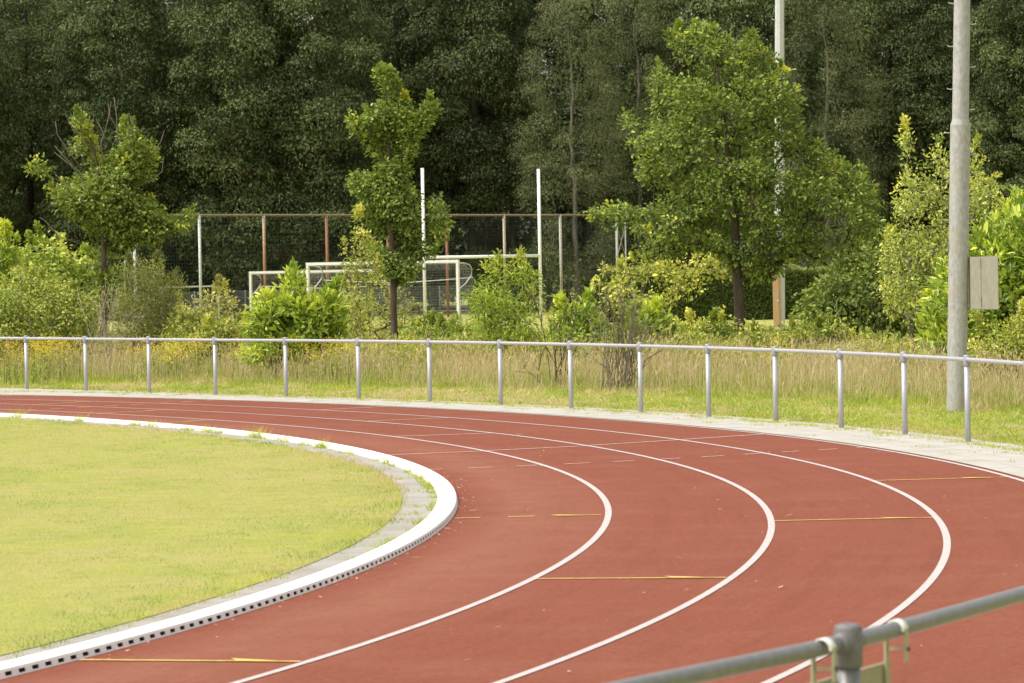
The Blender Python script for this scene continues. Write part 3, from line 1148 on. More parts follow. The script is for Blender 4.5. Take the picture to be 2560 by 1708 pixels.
def plant(name, label, cat, poly, Y, base, cfg, group=None):
    """poly: outline in photo coordinates, base: foot of the plant; built round in depth"""
    r = np.random.default_rng(cfg.get('seed', abs(hash(label)) % 99991 if False else sum(map(ord, label))))
    bx = at(base, 760, Y)[0]
    bz = float(gz(Y)) if 'bz' not in cfg else cfg['bz']
    org = np.array([bx, Y, bz])
    pw = [at(u, v, Y) - org for u, v in poly]
    P2 = [(p[0], p[2]) for p in pw]
    xs = np.array([p[0] for p in P2])
    zs = np.array([p[1] for p in P2])
    root = empty(name, org, label, cat, group)
    # cluster centres
    cr = cfg['cr']
    want = cfg['n']
    C = []
    E = []
    tries = 0
    cand_x = r.uniform(xs.min(), xs.max(), want * 60)
    cand_z = r.uniform(max(zs.min(), 0.06), zs.max(), want * 60)
    ok = in_poly(cand_x, cand_z, P2)
    cand_x, cand_z = cand_x[ok], cand_z[ok]
    e = edge_dist(cand_x, cand_z, P2)
    Rin = max(e.max(), 1e-3)
    half = np.sqrt(np.maximum(2 * Rin * e - e * e, 0)) * cfg.get('thick', 0.9) + 0.02
    cand_y = r.uniform(-1, 1, len(cand_x))
    cand_y = np.sign(cand_y) * np.abs(cand_y) ** cfg.get('shell', 0.7) * half
    cand = np.stack([cand_x, cand_y, cand_z], 1)
    vf = cfg.get('void', 0.0)
    vs_ = cfg.get('vscale', 1.0)
    vn = np.sin(cand[:, 0] * 3.1 * vs_ + 2 * np.sin(cand[:, 2] * 2.3 * vs_)) + np.sin(cand[:, 2] * 4.3 * vs_ + 1.5 * np.sin(cand[:, 1] * 3.0 * vs_ + cand[:, 0] * 1.7)) + np.sin(cand[:, 1] * 4.0 * vs_ + cand[:, 0] * 1.1)
    keep = (e > cr * cfg.get('inset', 0.35)) & (vn > -3 + 3 * vf)
    cand, e = cand[keep], e[keep]
    md = cr * cfg.get('pack', 0.75)
    acc = np.zeros((0, 3))
    ea = []
    for c, ee in zip(cand, e):
        if len(acc) and np.min(np.sum((acc - c) ** 2, 1)) < md * md:
            continue
        acc = np.concatenate([acc, c[None]])
        ea.append(ee)
        if len(acc) >= want:
            break
    C, E = acc, np.array(ea)
    # upright shoots that break the outline
    SHT = []
    for i in range(cfg.get('shoots', 0)):
        j = int(r.integers(len(C)))
        near = np.abs(C[:, 0] - C[j, 0]) < cr * 1.2
        cand_j = np.where(near)[0]
        j = int(cand_j[np.argmax(C[cand_j, 2])]) if r.uniform() < 0.75 else j
        if E[j] > Rin * 0.6:
            continue
        o_ = C[j] - np.array([xs.mean(), 0, zs.mean()])
        dr_ = unit((np.array([0, 0, 1.0]) + 0.5 * unit(o_[None])[0] + r.normal(0, 0.22, 3))[None])[0]
        SHT.append((j, dr_, r.uniform(0.6, 1.5) * cr))
    # skeleton
    H = zs.max()
    st = cfg.get('stem', 'multi')
    if st == 'trunk':
        tp = cfg.get('axis')
        if tp:
            ax = np.array([at(u, v, Y) - org for u, v in tp])
            ax = np.concatenate([[[ax[0, 0], 0, -0.15]], ax])
        else:
            ax = np.array([[0, 0, -0.15], [0, 0, H * 0.5], [cfg.get('topx', 0), 0, H * 0.93]])
        s = np.concatenate([[0], np.cumsum(np.linalg.norm(np.diff(ax, axis=0), axis=1))])
        m = max(8, int(s[-1] / 0.2))
        q_ = np.linspace(0, s[-1], m)
        T = np.stack([np.interp(q_, s, ax[:, k]) for k in range(3)], 1)
        T[2:, :2] += np.cumsum(r.normal(0, 0.006, (m - 2, 2)), 0)
        rt = cfg['tr'] * (1 - q_ / q_[-1]) ** 0.75 + cfg.get('tipr', 0.008)
        rt[:2] *= 1.15
        base_nodes = (T, np.concatenate([[-1], np.arange(m - 1)]))
    else:
        k = cfg.get('stems', 5)
        w = cfg.get('spread', 0.25)
        T = [np.array([0, 0, -0.1])]
        pa = [-1]
        for i in range(k):
            T.append(np.array([r.uniform(-w, w), r.uniform(-w, w), 0.02]))
            pa.append(0)
        T = np.array(T)
        base_nodes = (T, np.array(pa))
        rt = None
    mb = MB()
    arr, par, tips = grow(base_nodes, C, cfg.get('step', 0.25), cfg.get('up', 0.9), cfg.get('curve', 0.10), r)
    if rt is not None:
        mb.tube(T, rt, 10)
    limbs(mb, arr, par, tips, cfg.get('rt', 0.004), 0.42, rt)
    for j, dr_, ln in SHT:
        mb.tube([C[j], C[j] + dr_ * ln * 0.5 + r.normal(0, 0.01, 3), C[j] + dr_ * ln], [0.006, 0.004, 0.002], 4)
    # bare dead twigs
    for tw in cfg.get('twigs', []):
        pts = np.array([at(u, v, Y) - org for u, v in tw])
        pts[:, 1] -= abs(r.normal(0.25, 0.1))
        dead = MB()
        dead.tube(pts, np.linspace(0.013, 0.005, len(pts)), 5)
        dead.build('dead_twig', M['bark_grey'], root, True)
    mb.build('trunk' if st == 'trunk' else 'stems', M[cfg.get('bark', 'bark_grey')], root, True)
    # leaves
    nl = cfg['leaves']
    cnt = r.poisson(nl, len(C)) + 2
    idx = np.repeat(np.arange(len(C)), cnt)
    sv = cfg.get('stretch', (1, 1, 0.8))
    off = r.normal(0, 0.45, (len(idx), 3)) * sv
    off *= np.minimum(1, 1.15 / (np.linalg.norm(off, axis=1, keepdims=True) + 1e-6))
    pos = C[idx] + off * cr
    axis_c = np.array([np.mean(xs), 0, np.mean(zs)])
    outw = unit(pos - axis_c)
    D = unit(off) * 0.8 + outw * 0.35 + r.normal(0, 0.45, off.shape) + np.array(cfg.get('dirbias', (0, 0, -0.05)))
    Nn = np.array([0, 0, 0.75]) + 0.45 * outw + r.normal(0, 0.45, off.shape)
    if SHT:
        ns_ = max(5, int(nl * 0.55))
        sj = np.repeat(np.array([q_[0] for q_ in SHT]), ns_)
        sd_ = np.repeat(np.array([q_[1] for q_ in SHT]), ns_, 0)
        sl_ = np.repeat(np.array([q_[2] for q_ in SHT]), ns_)
        tt_ = r.uniform(0.1, 1.0, len(sj))
        side = unit(r.normal(0, 1, (len(sj), 3)))
        pos = np.concatenate([pos, C[sj] + sd_ * (sl_ * tt_)[:, None] + side * 0.02])
        D = np.concatenate([D, side * 0.8 + sd_ * (0.4 + tt_[:, None])])
        Nn = np.concatenate([Nn, sd_ * 0.8 - side * 0.3 + np.array([0, 0, 0.4]) + r.normal(0, 0.3, side.shape)])
        idx = np.concatenate([idx, sj])
        off = np.concatenate([off, np.full((len(sj), 3), 0.3)])
    L = cfg['L'] * np.exp(r.normal(0, 0.22, len(idx)))
    W = L * cfg['wr'] * r.uniform(0.8, 1.2, len(idx))
    base_c = np.array(cfg['col'])
    alt = np.array(cfg['col2'])
    yng = np.array(cfg.get('young', cfg['col2']))
    ct = r.uniform(0, 1, len(C))[idx]
    k = np.clip(0.55 * ct + r.normal(0.2, 0.22, len(idx)), 0, 1)[:, None]
    col = base_c * (1 - k) + alt * k
    # young shoots: outermost clusters, upper leaves
    yp = cfg.get('yp', 0.06)
    rim = (E < np.quantile(E, 0.5))
    yc = (r.uniform(0, 1, len(C)) < yp) & rim
    ym = yc[idx] & (off[:, 2] > -0.05)
    col[ym] = col[ym] * 0.25 + yng * 0.75
    col = col * (np.array([0.93, 0.96, 1.25]) if st == 'trunk' else np.array([1.08, 1.08, 1.45]))
    col *= np.exp(r.normal(0, 0.13, (len(idx), 1)))
    mb = MB()
    leaf_geo(mb, pos, D, Nn, L, W, np.clip(col, 0, 0.9), True, cfg.get('droop', 0.12), cfg.get('lobed', False))
    mb.build('crown' if st == 'trunk' else 'foliage', M[cfg.get('mat', 'leaf')], root)
    return root


OAK = dict(stem='trunk', cr=0.145, L=0.076, wr=0.62, lobed=True, col=(0.125, 0.190, 0.032), col2=(0.42, 0.50, 0.075), young=(0.70, 0.68, 0.06), yp=0.08, inset=0.12, shoots=130, void=0.80,
           leaves=24, bark='bark', tr=0.10, pack=0.62, thick=0.70, shell=0.8, rt=0.004, mat='leaf')
oak1 = [(1570, 60), (1590, 55), (1640, 75), (1680, 100), (1730, 85), (1745, 110), (1770, 130), (1800, 160), (1815, 200), (1835, 230), (1830, 260), (1836, 285), (1842, 316), (1900, 350), (1960, 400), (1985, 390), (2000, 440), (2025, 470), (2020, 500), (2010, 560), (1990, 610), (1940, 640), (1900, 600), (1850, 590), (1810, 590), (1790, 630), (1740, 640), (1690, 645), (1660, 590), (1620, 572), (1560, 580), (1500, 605), (1450, 600), (1420, 565), (1440, 530), (1385, 545), (1390, 520), (1330, 480), (1370, 480), (1420, 468), (1480, 490), (1530, 440), (1470, 420), (1460, 370), (1420, 310), (1440, 262), (1470, 285), (1505, 270), (1500, 230), (1490, 190), (1510, 150), (1535, 135), (1530, 90)]
plant('oak_tree', 'large bushy young oak standing in front of the timber clad mast', 'tree', oak1, 70.0, 1698,
      dict(OAK, n=1450, void=0.72, axis=[(1698, 760), (1694, 640), (1690, 480), (1672, 300), (1650, 150)], tr=0.115))
oak2 = [(860, 170), (900, 168), (910, 200), (935, 235), (930, 262), (960, 262), (985, 230), (1012, 235), (990, 270), (965, 310), (950, 335), (955, 350), (930, 368), (938, 400), (918, 425), (942, 425), (952, 440), (958, 520), (962, 572), (988, 568), (990, 520), (990, 442), (1005, 458), (1020, 500), (1035, 490), (1015, 545), (990, 585), (958, 592), (950, 635), (905, 650), (880, 615), (860, 590), (840, 565), (820, 520), (800, 480), (840, 470), (812, 430), (805, 400), (830, 398), (872, 410), (875, 385), (855, 370), (830, 345), (845, 322), (810, 300), (800, 268), (830, 275), (850, 258), (872, 285), (865, 220)]
plant('oak_tree', 'slender narrow young oak in front of the two football goals', 'tree', oak2, 72.0, 905,
      dict(OAK, n=760, void=0.74, shoots=90, axis=[(905, 760), (903, 640), (898, 500), (890, 330), (880, 190)], tr=0.075,
           twigs=[[(990, 470), (1010, 455), (1018, 440)], [(1000, 500), (1015, 500), (1030, 485)], [(850, 300), (838, 280), (836, 265)]]))
oak3 = [(165, 250), (185, 270), (208, 300), (218, 350), (240, 362), (272, 360), (285, 330), (280, 290), (300, 280), (310, 312), (330, 330), (352, 342), (355, 368), (335, 382), (350, 410), (355, 450), (340, 462), (360, 480), (385, 502), (410, 495), (442, 490), (435, 535), (400, 525), (380, 540), (360, 560), (320, 550), (300, 562), (285, 600), (262, 645), (230, 650), (210, 620), (195, 570), (180, 530), (150, 500), (130, 470), (105, 432), (85, 400), (58, 392), (70, 352), (95, 368), (120, 385), (150, 410), (175, 420), (192, 380), (165, 335), (182, 312)]
plant('oak_tree', 'young oak with bare dead twigs on top, among the shrubs beside the small goal frame', 'tree', oak3, 74.0, 238,
      dict(OAK, n=760, void=0.80, shoots=90, axis=[(238, 760), (240, 650), (235, 500), (222, 380), (200, 300)], tr=0.08, yp=0.16, col2=(0.46, 0.52, 0.08),
           twigs=[[(215, 470), (190, 400), (150, 360), (128, 335)], [(200, 400), (160, 345), (136, 310), (132, 280)], [(168, 355), (185, 330)],
                  [(240, 380), (235, 330), (250, 280), (258, 235)], [(245, 320), (236, 300), (222, 275)], [(275, 330), (272, 270), (266, 225)], [(275, 300), (255, 270), (250, 240)],
                  [(300, 320), (312, 290), (300, 262)], [(330, 380), (370, 330), (380, 300)], [(345, 420), (375, 395), (378, 360)], [(180, 470), (150, 420), (130, 400)],
                  [(200, 420), (165, 380), (128, 350)], [(190, 560), (140, 545), (105, 505), (95, 500)], [(215, 350), (180, 300), (160, 275)]]))

SH = dict(cr=0.19, inset=0.12, shoots=60, void=0.68, vscale=1.6, leaves=30, thick=0.9, pack=0.6, stems=7, spread=0.35, rt=0.0035)
LAUREL = dict(SH, L=0.115, wr=0.36, cr=0.19, col=(0.13, 0.22, 0.025), col2=(0.46, 0.56, 0.055), young=(0.68, 0.73, 0.09), yp=0.6, mat='leaf_gloss', dirbias=(0, 0, 0.5), leaves=24, bark='bark_grey')
YEL = dict(SH, L=0.062, wr=0.52, col=(0.23, 0.30, 0.045), col2=(0.54, 0.59, 0.10), young=(0.72, 0.70, 0.12), yp=0.35)

plant('laurel_bush', 'bright upright laurel bush cut by the left picture edge', 'bush', [(-60, 800), (-60, 560), (0, 545), (18, 528), (28, 555), (42, 585), (48, 640), (42, 720), (30, 800)], 75, -10, dict(LAUREL, n=150))
plant('hazel_bush', 'tall rounded hazel bush with pale tips behind the left end of the shrub belt', 'bush', [(25, 800), (40, 640), (60, 560), (80, 533), (110, 540), (140, 560), (162, 590), (200, 580), (225, 610), (240, 660), (225, 720), (200, 800)], 77, 130,
      dict(SH, n=300, L=0.085, wr=0.7, col=(0.20, 0.28, 0.035), col2=(0.54, 0.61, 0.09), young=(0.70, 0.71, 0.14), yp=0.4, leaves=20))
plant('leafy_shrub', 'broad yellowish small leaved shrub in front of the hazel bush', 'bush', [(-60, 812), (-50, 700), (0, 640), (60, 612), (110, 640), (160, 660), (205, 690), (215, 740), (205, 800), (100, 815)], 72, 90, dict(YEL, n=420, leaves=34, yp=0.2, col2=(0.54, 0.57, 0.11)))
plant('willow_shrub', 'olive fine leaved shrub between the twiggy oak and the small goal frame', 'bush', [(270, 800), (258, 720), (268, 650), (288, 622), (305, 600), (318, 592), (328, 625), (345, 618), (358, 600), (371, 572), (374, 640), (392, 650), (400, 628), (412, 660), (428, 632), (424, 670), (402, 692), (402, 745), (380, 800)], 71, 320,
      dict(SH, n=330, L=0.045, wr=0.30, cr=0.20, leaves=46, col=(0.15, 0.175, 0.035), col2=(0.32, 0.345, 0.07), young=(0.52, 0.52, 0.10), yp=0.25, dirbias=(0, 0, 0.5), stretch=(0.8, 0.8, 1.2)))
plant('yellow_sapling', 'small sparse sapling with pale yellow leaves in front of the small goal frame', 'sapling', [(398, 775), (405, 690), (418, 682), (432, 700), (470, 680), (495, 655), (515, 655), (530, 685), (548, 708), (545, 745), (510, 775)], 74, 470,
      dict(YEL, n=75, leaves=16, L=0.07, wr=0.5, col=(0.36, 0.37, 0.07), col2=(0.66, 0.62, 0.2), yp=0.5, inset=0.2))
plant('laurel_bush', 'lime green pointed laurel bush in front of the lower football goal', 'bush', [(558, 838), (560, 775), (578, 735), (590, 705), (612, 692), (642, 690), (655, 660), (668, 632), (682, 640), (692, 682), (720, 692), (742, 680), (765, 668), (778, 700), (785, 760), (765, 805), (650, 822)], 64.5, 660,
      dict(LAUREL, n=300, leaves=22))
plant('slim_sapling', 'slim upright yellow green sapling leaning against the slender oak', 'sapling', [(800, 800), (790, 690), (778, 640), (785, 600), (787, 558), (797, 562), (802, 605), (815, 545), (810, 500), (822, 488), (835, 500), (845, 545), (862, 570), (872, 610), (855, 650), (855, 700), (840, 800)], 69, 825,
      dict(YEL, n=95, leaves=18, cr=0.15, stretch=(0.8, 0.8, 1.3), col2=(0.56, 0.55, 0.10)))
plant('loose_shrub', 'loose yellow green shrub at the foot of the slender oak', 'bush', [(775, 800), (758, 700), (790, 655), (850, 645), (880, 612), (905, 592), (922, 620), (945, 650), (962, 700), (940, 735), (935, 790), (850, 800)], 73.2, 850,
      dict(YEL, n=120, leaves=15, bark='bark', col=(0.22, 0.26, 0.04), col2=(0.49, 0.50, 0.085), inset=0.2))
plant('low_shrub', 'low dense bright green shrub below the white rugby post', 'bush', [(912, 820), (930, 752), (985, 740), (1050, 748), (1092, 762), (1098, 820)], 70, 1005,
      dict(YEL, n=230, leaves=34, col=(0.17, 0.25, 0.03), col2=(0.44, 0.50, 0.07), yp=0.2))
plant('willow_shrub', 'bright long leaved shrub growing beside the foot of the right rugby post', 'bush', [(1115, 812), (1100, 765), (1085, 742), (1090, 695), (1078, 682), (1110, 650), (1115, 610), (1135, 588), (1150, 602), (1165, 628), (1185, 592), (1207, 600), (1218, 622), (1228, 645), (1232, 672), (1226, 700), (1215, 735), (1225, 785), (1200, 812)], 66.5, 1180,
      dict(SH, n=150, L=0.10, wr=0.2, leaves=20, inset=0.15, void=0.75, shoots=22, col=(0.22, 0.30, 0.035), col2=(0.52, 0.60, 0.075), young=(0.60, 0.62, 0.09), yp=0.3, dirbias=(0, 0, -0.25), droop=0.3, bark='bark'))
plant('laurel_bush', 'small lime laurel bush behind the thin dark stems', 'bush', [(1262, 812), (1270, 745), (1288, 705), (1302, 715), (1322, 712), (1350, 698), (1366, 730), (1385, 760), (1380, 812)], 65, 1318, dict(LAUREL, n=95, leaves=20))
plant('laurel_bush', 'low lime laurel bush behind the leafless bush in the tall grass', 'bush', [(1405, 812), (1425, 745), (1458, 716), (1478, 722), (1500, 718), (1540, 760), (1545, 812)], 66.5, 1470, dict(LAUREL, n=110, leaves=22))
plant('dogwood_shrub', 'wide yellow leaved shrub in front of the clipped hedge', 'bush', [(1348, 668), (1352, 640), (1385, 610), (1420, 606), (1450, 600), (1500, 596), (1560, 602), (1600, 582), (1610, 556), (1632, 550), (1652, 575), (1682, 605), (1690, 632), (1650, 660), (1600, 668), (1560, 690), (1520, 740), (1480, 780), (1430, 720), (1390, 690)], 75, 1500,
      dict(YEL, n=120, leaves=16, void=0.8, L=0.075, wr=0.62, col=(0.33, 0.37, 0.055), col2=(0.68, 0.67, 0.10), young=(0.68, 0.58, 0.14), yp=0.25, inset=0.2, bark='bark_grey'))
plant('dark_shrub', 'large dark green shrub mass between the large oak and the thick mast', 'bush', [(1850, 815), (1842, 745), (1835, 700), (1880, 650), (1940, 610), (2000, 560), (2060, 545), (2130, 600), (2185, 640), (2185, 820)], 64, 2020,
      dict(SH, n=560, L=0.075, wr=0.6, leaves=32, col=(0.10, 0.15, 0.025), col2=(0.29, 0.345, 0.05), young=(0.5, 0.5, 0.06), yp=0.12))
plant('tall_sapling', 'tall yellow green tree shoots rising on both sides of the thick mast', 'sapling', [(2015, 640), (2025, 560), (2042, 505), (2060, 440), (2042, 412), (2072, 402), (2058, 340), (2062, 280), (2086, 296), (2105, 365), (2140, 335), (2160, 325), (2180, 340), (2185, 430), (2218, 430), (2232, 345), (2240, 305), (2252, 318), (2262, 380), (2285, 370), (2300, 440), (2312, 480), (2322, 530), (2250, 640), (2150, 700), (2080, 760), (2040, 720)], 60, 2150,
      dict(YEL, n=420, leaves=18, L=0.06, wr=0.5, cr=0.15, col=(0.24, 0.30, 0.045), col2=(0.56, 0.60, 0.11), yp=0.35, stretch=(0.8, 0.8, 1.2), inset=0.25))
plant('laurel_bush', 'huge glossy laurel bush behind the thick mast at the right picture edge', 'bush', [(2140, 860), (2120, 730), (2150, 645), (2200, 600), (2250, 545), (2300, 515), (2330, 455), (2400, 440), (2470, 520), (2480, 895), (2300, 900), (2190, 890)], 56, 2320,
      dict(LAUREL, n=720, leaves=20, L=0.13, wr=0.34, yp=0.35))
plant('leafy_shrub', 'small yellowish shrub below the cream box in front of the huge laurel', 'bush', [(2232, 865), (2235, 770), (2262, 745), (2300, 765), (2345, 722), (2400, 735), (2410, 865)], 52.5, 2310,
      dict(YEL, n=190, leaves=30, L=0.05, col2=(0.52, 0.53, 0.07)))
plant('leafy_shrub', 'low green shrub below the large oak beside its trunk', 'bush', [(1700, 830), (1715, 770), (1760, 750), (1830, 752), (1900, 745), (1960, 775), (2040, 790), (2060, 840)], 62, 1850,
      dict(YEL, n=330, leaves=30, col=(0.16, 0.22, 0.03), col2=(0.42, 0.47, 0.065), yp=0.2))
plant('leafy_shrub', 'low light green shrub in front of the clipped hedge by the leafless bush', 'bush', [(1520, 825), (1535, 775), (1560, 740), (1600, 742), (1640, 735), (1680, 745), (1690, 825)], 67, 1610,
      dict(YEL, n=170, leaves=28, col=(0.17, 0.24, 0.03), col2=(0.46, 0.51, 0.07), yp=0.25))
plant('leafy_shrub', 'low pale shrub in front of the yellow sapling', 'bush', [(372, 820), (385, 745), (440, 735), (500, 745), (560, 740), (575, 820)], 70, 470,
      dict(YEL, n=230, leaves=28, col=(0.23, 0.28, 0.04), col2=(0.51, 0.52, 0.09), yp=0.2))


def bare_bush(name, label, u, Y, tips, bark, k=2, nst=40, leaves=0):
    """many thin stems fanning out of one foot"""
    r = np.random.default_rng(sum(map(ord, label)))
    bx = at(u, 800, Y)[0]
    org = np.array([bx, Y, 0.0])
    root = empty(name, org, label, 'bush')
    mb = MB()
    ends = []
    for i in range(nst):
        tu, tv = tips[r.integers(len(tips))]
        e = at(tu + r.normal(0, 14), tv + r.normal(0, 16), Y) - org
        e[1] = r.normal(0, 0.35)
        b_ = np.array([r.normal(0, 0.14), r.normal(0, 0.14), -0.05])
        n = 9
        t = np.linspace(0, 1, n)[:, None]
        pth = b_ + (e - b_) * t
        pth[:, :2] += (np.sin(t * PI) * -0.18 * (e - b_)[:2])
        pth += np.cumsum(r.normal(0, 0.018, (n, 3)), 0)
        r0 = r.uniform(0.005, 0.012)
        mb.tube(pth, np.linspace(r0, 0.003, n), 5)
        for j in range(k):
            s = r.integers(3, n - 1)
            dd = unit((e - b_)[None])[0] * r.uniform(0.25, 0.6) + r.normal(0, 0.16, 3)
            tw = pth[s] + dd * np.linspace(0, 1, 5)[:, None] + np.cumsum(r.normal(0, 0.012, (5, 3)), 0)
            mb.tube(tw, np.linspace(0.005, 0.002, 5), 4)
            ends.append(tw[-1])
        ends.append(pth[-1])
    mb.build('stems', M[bark], root, True)
    if leaves:
        ends = np.array(ends)
        idx = r.integers(0, len(ends), leaves)
        pos = ends[idx] + r.normal(0, 0.06, (leaves, 3))
        col = np.array([0.16, 0.2, 0.035]) * np.exp(r.normal(0, 0.25, (leaves, 1))) + np.array([0.08, 0.06, 0]) * r.uniform(0, 1, (leaves, 1))
        mb = MB()
        L = 0.055 * np.exp(r.normal(0, 0.2, leaves))
        leaf_geo(mb, pos, r.normal(0, 1, (leaves, 3)), np.array([0, 0, 1]) + r.normal(0, 0.5, (leaves, 3)), L, L * 0.45, col)
        mb.build('foliage', M['leaf'], root)


bare_bush('bare_bush', 'nearly leafless many stemmed bush standing in the tall grass', 1425, 55.5, [(1345, 770), (1370, 720), (1395, 680), (1420, 660), (1450, 690), (1480, 720), (1520, 740), (1555, 760), (1440, 740), (1400, 740), (1350, 830)], 'bark_grey', 3, 40, 420)
bare_bush('bare_bush', 'thin dark stemmed bush with few leaves beside the long leaved shrub', 1270, 57.5, [(1190, 740), (1230, 700), (1270, 690), (1300, 660), (1330, 650), (1345, 700), (1350, 760), (1215, 830)], 'bark', 3, 13, 200)
bare_bush('bare_bush', 'thicket of pale bare twigs around the foot of the twiggy oak', 238, 69.5, [(165, 690), (190, 650), (215, 640), (230, 690), (262, 660), (280, 640), (295, 690), (320, 720), (150, 740), (250, 720)], 'bark_pale', 2, 22, 260)

# clipped hedge on the far field
r = np.random.default_rng(5)
Yh = 138.0
hx0, hx1 = at(1385, 700, Yh)[0], at(2075, 700, Yh)[0]
zh = 1.86
root = empty('clipped_hedge', (hx0, Yh, float(gz(Yh))), 'long clipped dark green hedge beyond the large oak', 'hedge')
mb = MB()
Wh = hx1 - hx0
nh = 52000
face = r.uniform(0, 1, nh)
px = r.uniform(0, Wh, nh)
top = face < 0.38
py = np.where(top, r.uniform(0, 1.6, nh), np.abs(r.normal(0, 0.10, nh)))
bumpy = 0.10 * np.sin(px * 1.3) + 0.07 * np.sin(px * 3.7 + 1)
pz = np.where(top, zh + bumpy + r.normal(0, 0.07, nh), r.uniform(0.02, 1, nh) * zh)
P = np.stack([px, py + 0.06 * np.sin(px * 2.1 + pz * 3), pz], 1)
D = np.where(top[:, None], np.array([0, -0.2, 0.8]), np.array([0, -0.5, -0.25])) + r.normal(0, 0.6, (nh, 3))
Nn = np.where(top[:, None], np.array([0, -0.3, 1.0]), np.array([0, -0.7, 0.6])) + r.normal(0, 0.4, (nh, 3))
kk = r.uniform(0, 1, (nh, 1))
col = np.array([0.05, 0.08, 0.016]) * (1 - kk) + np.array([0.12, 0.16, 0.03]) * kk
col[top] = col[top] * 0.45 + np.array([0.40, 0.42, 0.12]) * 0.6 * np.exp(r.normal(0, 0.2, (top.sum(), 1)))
L = 0.085 * np.exp(r.normal(0, 0.2, nh))
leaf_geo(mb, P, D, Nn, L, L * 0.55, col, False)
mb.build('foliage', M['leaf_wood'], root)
mb = MB()
mb.box(0.1, Wh - 0.1, 0.25, 1.5, 0, zh - 0.15)
mb.build('stems', M['bark_dark'], root)


# ------------------------------------------------------------------ wood: one mesh set per kind, copied
def bough_leaves(mb, r, C, Rr, per, L0, wr, c0, c1, droop, flat=0.62, tops=0.25):
    cnt = np.maximum(8, (per * Rr ** 2).astype(int))
    idx = np.repeat(np.arange(len(C)), cnt)
    n = len(idx)
    # sprays inside each bough
    d = unit(r.normal(0, 1, (n, 3)))
    d[:, 2] = np.where((d[:, 2] < 0) & (r.uniform(0, 1, n) < 0.55), -d[:, 2], d[:, 2])
    lump = 1 + 0.28 * np.sin(5 * d[:, 0] + idx) * np.sin(5 * d[:, 1] + 2 * idx) * np.cos(4 * d[:, 2] + idx)
    rad = r.uniform(0, 1, n) ** 0.33 * lump
    pos = C[idx] + d * (Rr[idx] * rad)[:, None] * np.array([1, 1, flat])
    D = d * 0.7 + r.normal(0, 0.5, (n, 3)) + np.array([0, 0, -droop])
    Nn = d * 0.55 + np.array([0, 0, 0.6]) + r.normal(0, 0.4, (n, 3))
    L = L0 * np.exp(r.normal(0, 0.2, n))
    tone = r.uniform(0, 1, len(C))[idx]
    k = np.clip(0.6 * tone + r.normal(0.2, 0.25, n), 0, 1)[:, None]
    col = (c0 * (1 - k) + c1 * k) * np.exp(r.normal(0, 0.18, (n, 1)))
    leaf_geo(mb, pos, D, Nn, L, L * wr, col, False, 0.15)


def wood_tree(seed, H, Rc, zb, nb, c0, c1, L0=0.165, wr=0.5, droop=0.75, per=640, trunk_r=0.28, bark='bark_dark', br=(0.8, 1.6), flat=0.85, lean=0.0, weep=0.0):
    r = np.random.default_rng(seed)
    z = r.uniform(zb, H, nb * 3)
    f = (z - zb) / (H - zb)
    prof = np.sin(np.clip(f * 0.8 + 0.16, 0, 1) * PI) ** 0.55 * Rc
    th = r.uniform(0, 2 * PI, nb * 3)
    rr_ = prof * np.sqrt(r.uniform(0.3, 1, nb * 3))
    C = np.stack([rr_ * np.cos(th) + lean * z, rr_ * np.sin(th), z], 1)
    acc = []
    for c in C:
        if acc and min(np.sum((np.array(acc) - c) ** 2, 1)) < 1.9:
            continue
        acc.append(c)
        if len(acc) >= nb:
            break
    C = np.array(acc)
    Rr = r.uniform(br[0], br[1], len(C))
    mb = MB()
    bough_leaves(mb, r, C, Rr, per, L0, wr, np.array(c0), np.array(c1), droop, flat)
    tm = MB()
    m = 26
    q_ = np.linspace(0, 1, m)
    T = np.stack([lean * q_ * H + np.cumsum(r.normal(0, 0.05, m)), np.cumsum(r.normal(0, 0.05, m)), -0.3 + q_ * (H * 0.93 + 0.3)], 1)
    rt = trunk_r * (1 - q_) ** 0.8 + 0.03
    tm.tube(T, rt, 10)
    arr, par, tips = grow((T, np.concatenate([[-1], np.arange(m - 1)])), C, 0.6, 0.9, 0.07, r)
    limbs(tm, arr, par, tips, 0.03 if bark == 'bark_dark' else 0.008, 0.45, rt)
    return mb, tm, bark


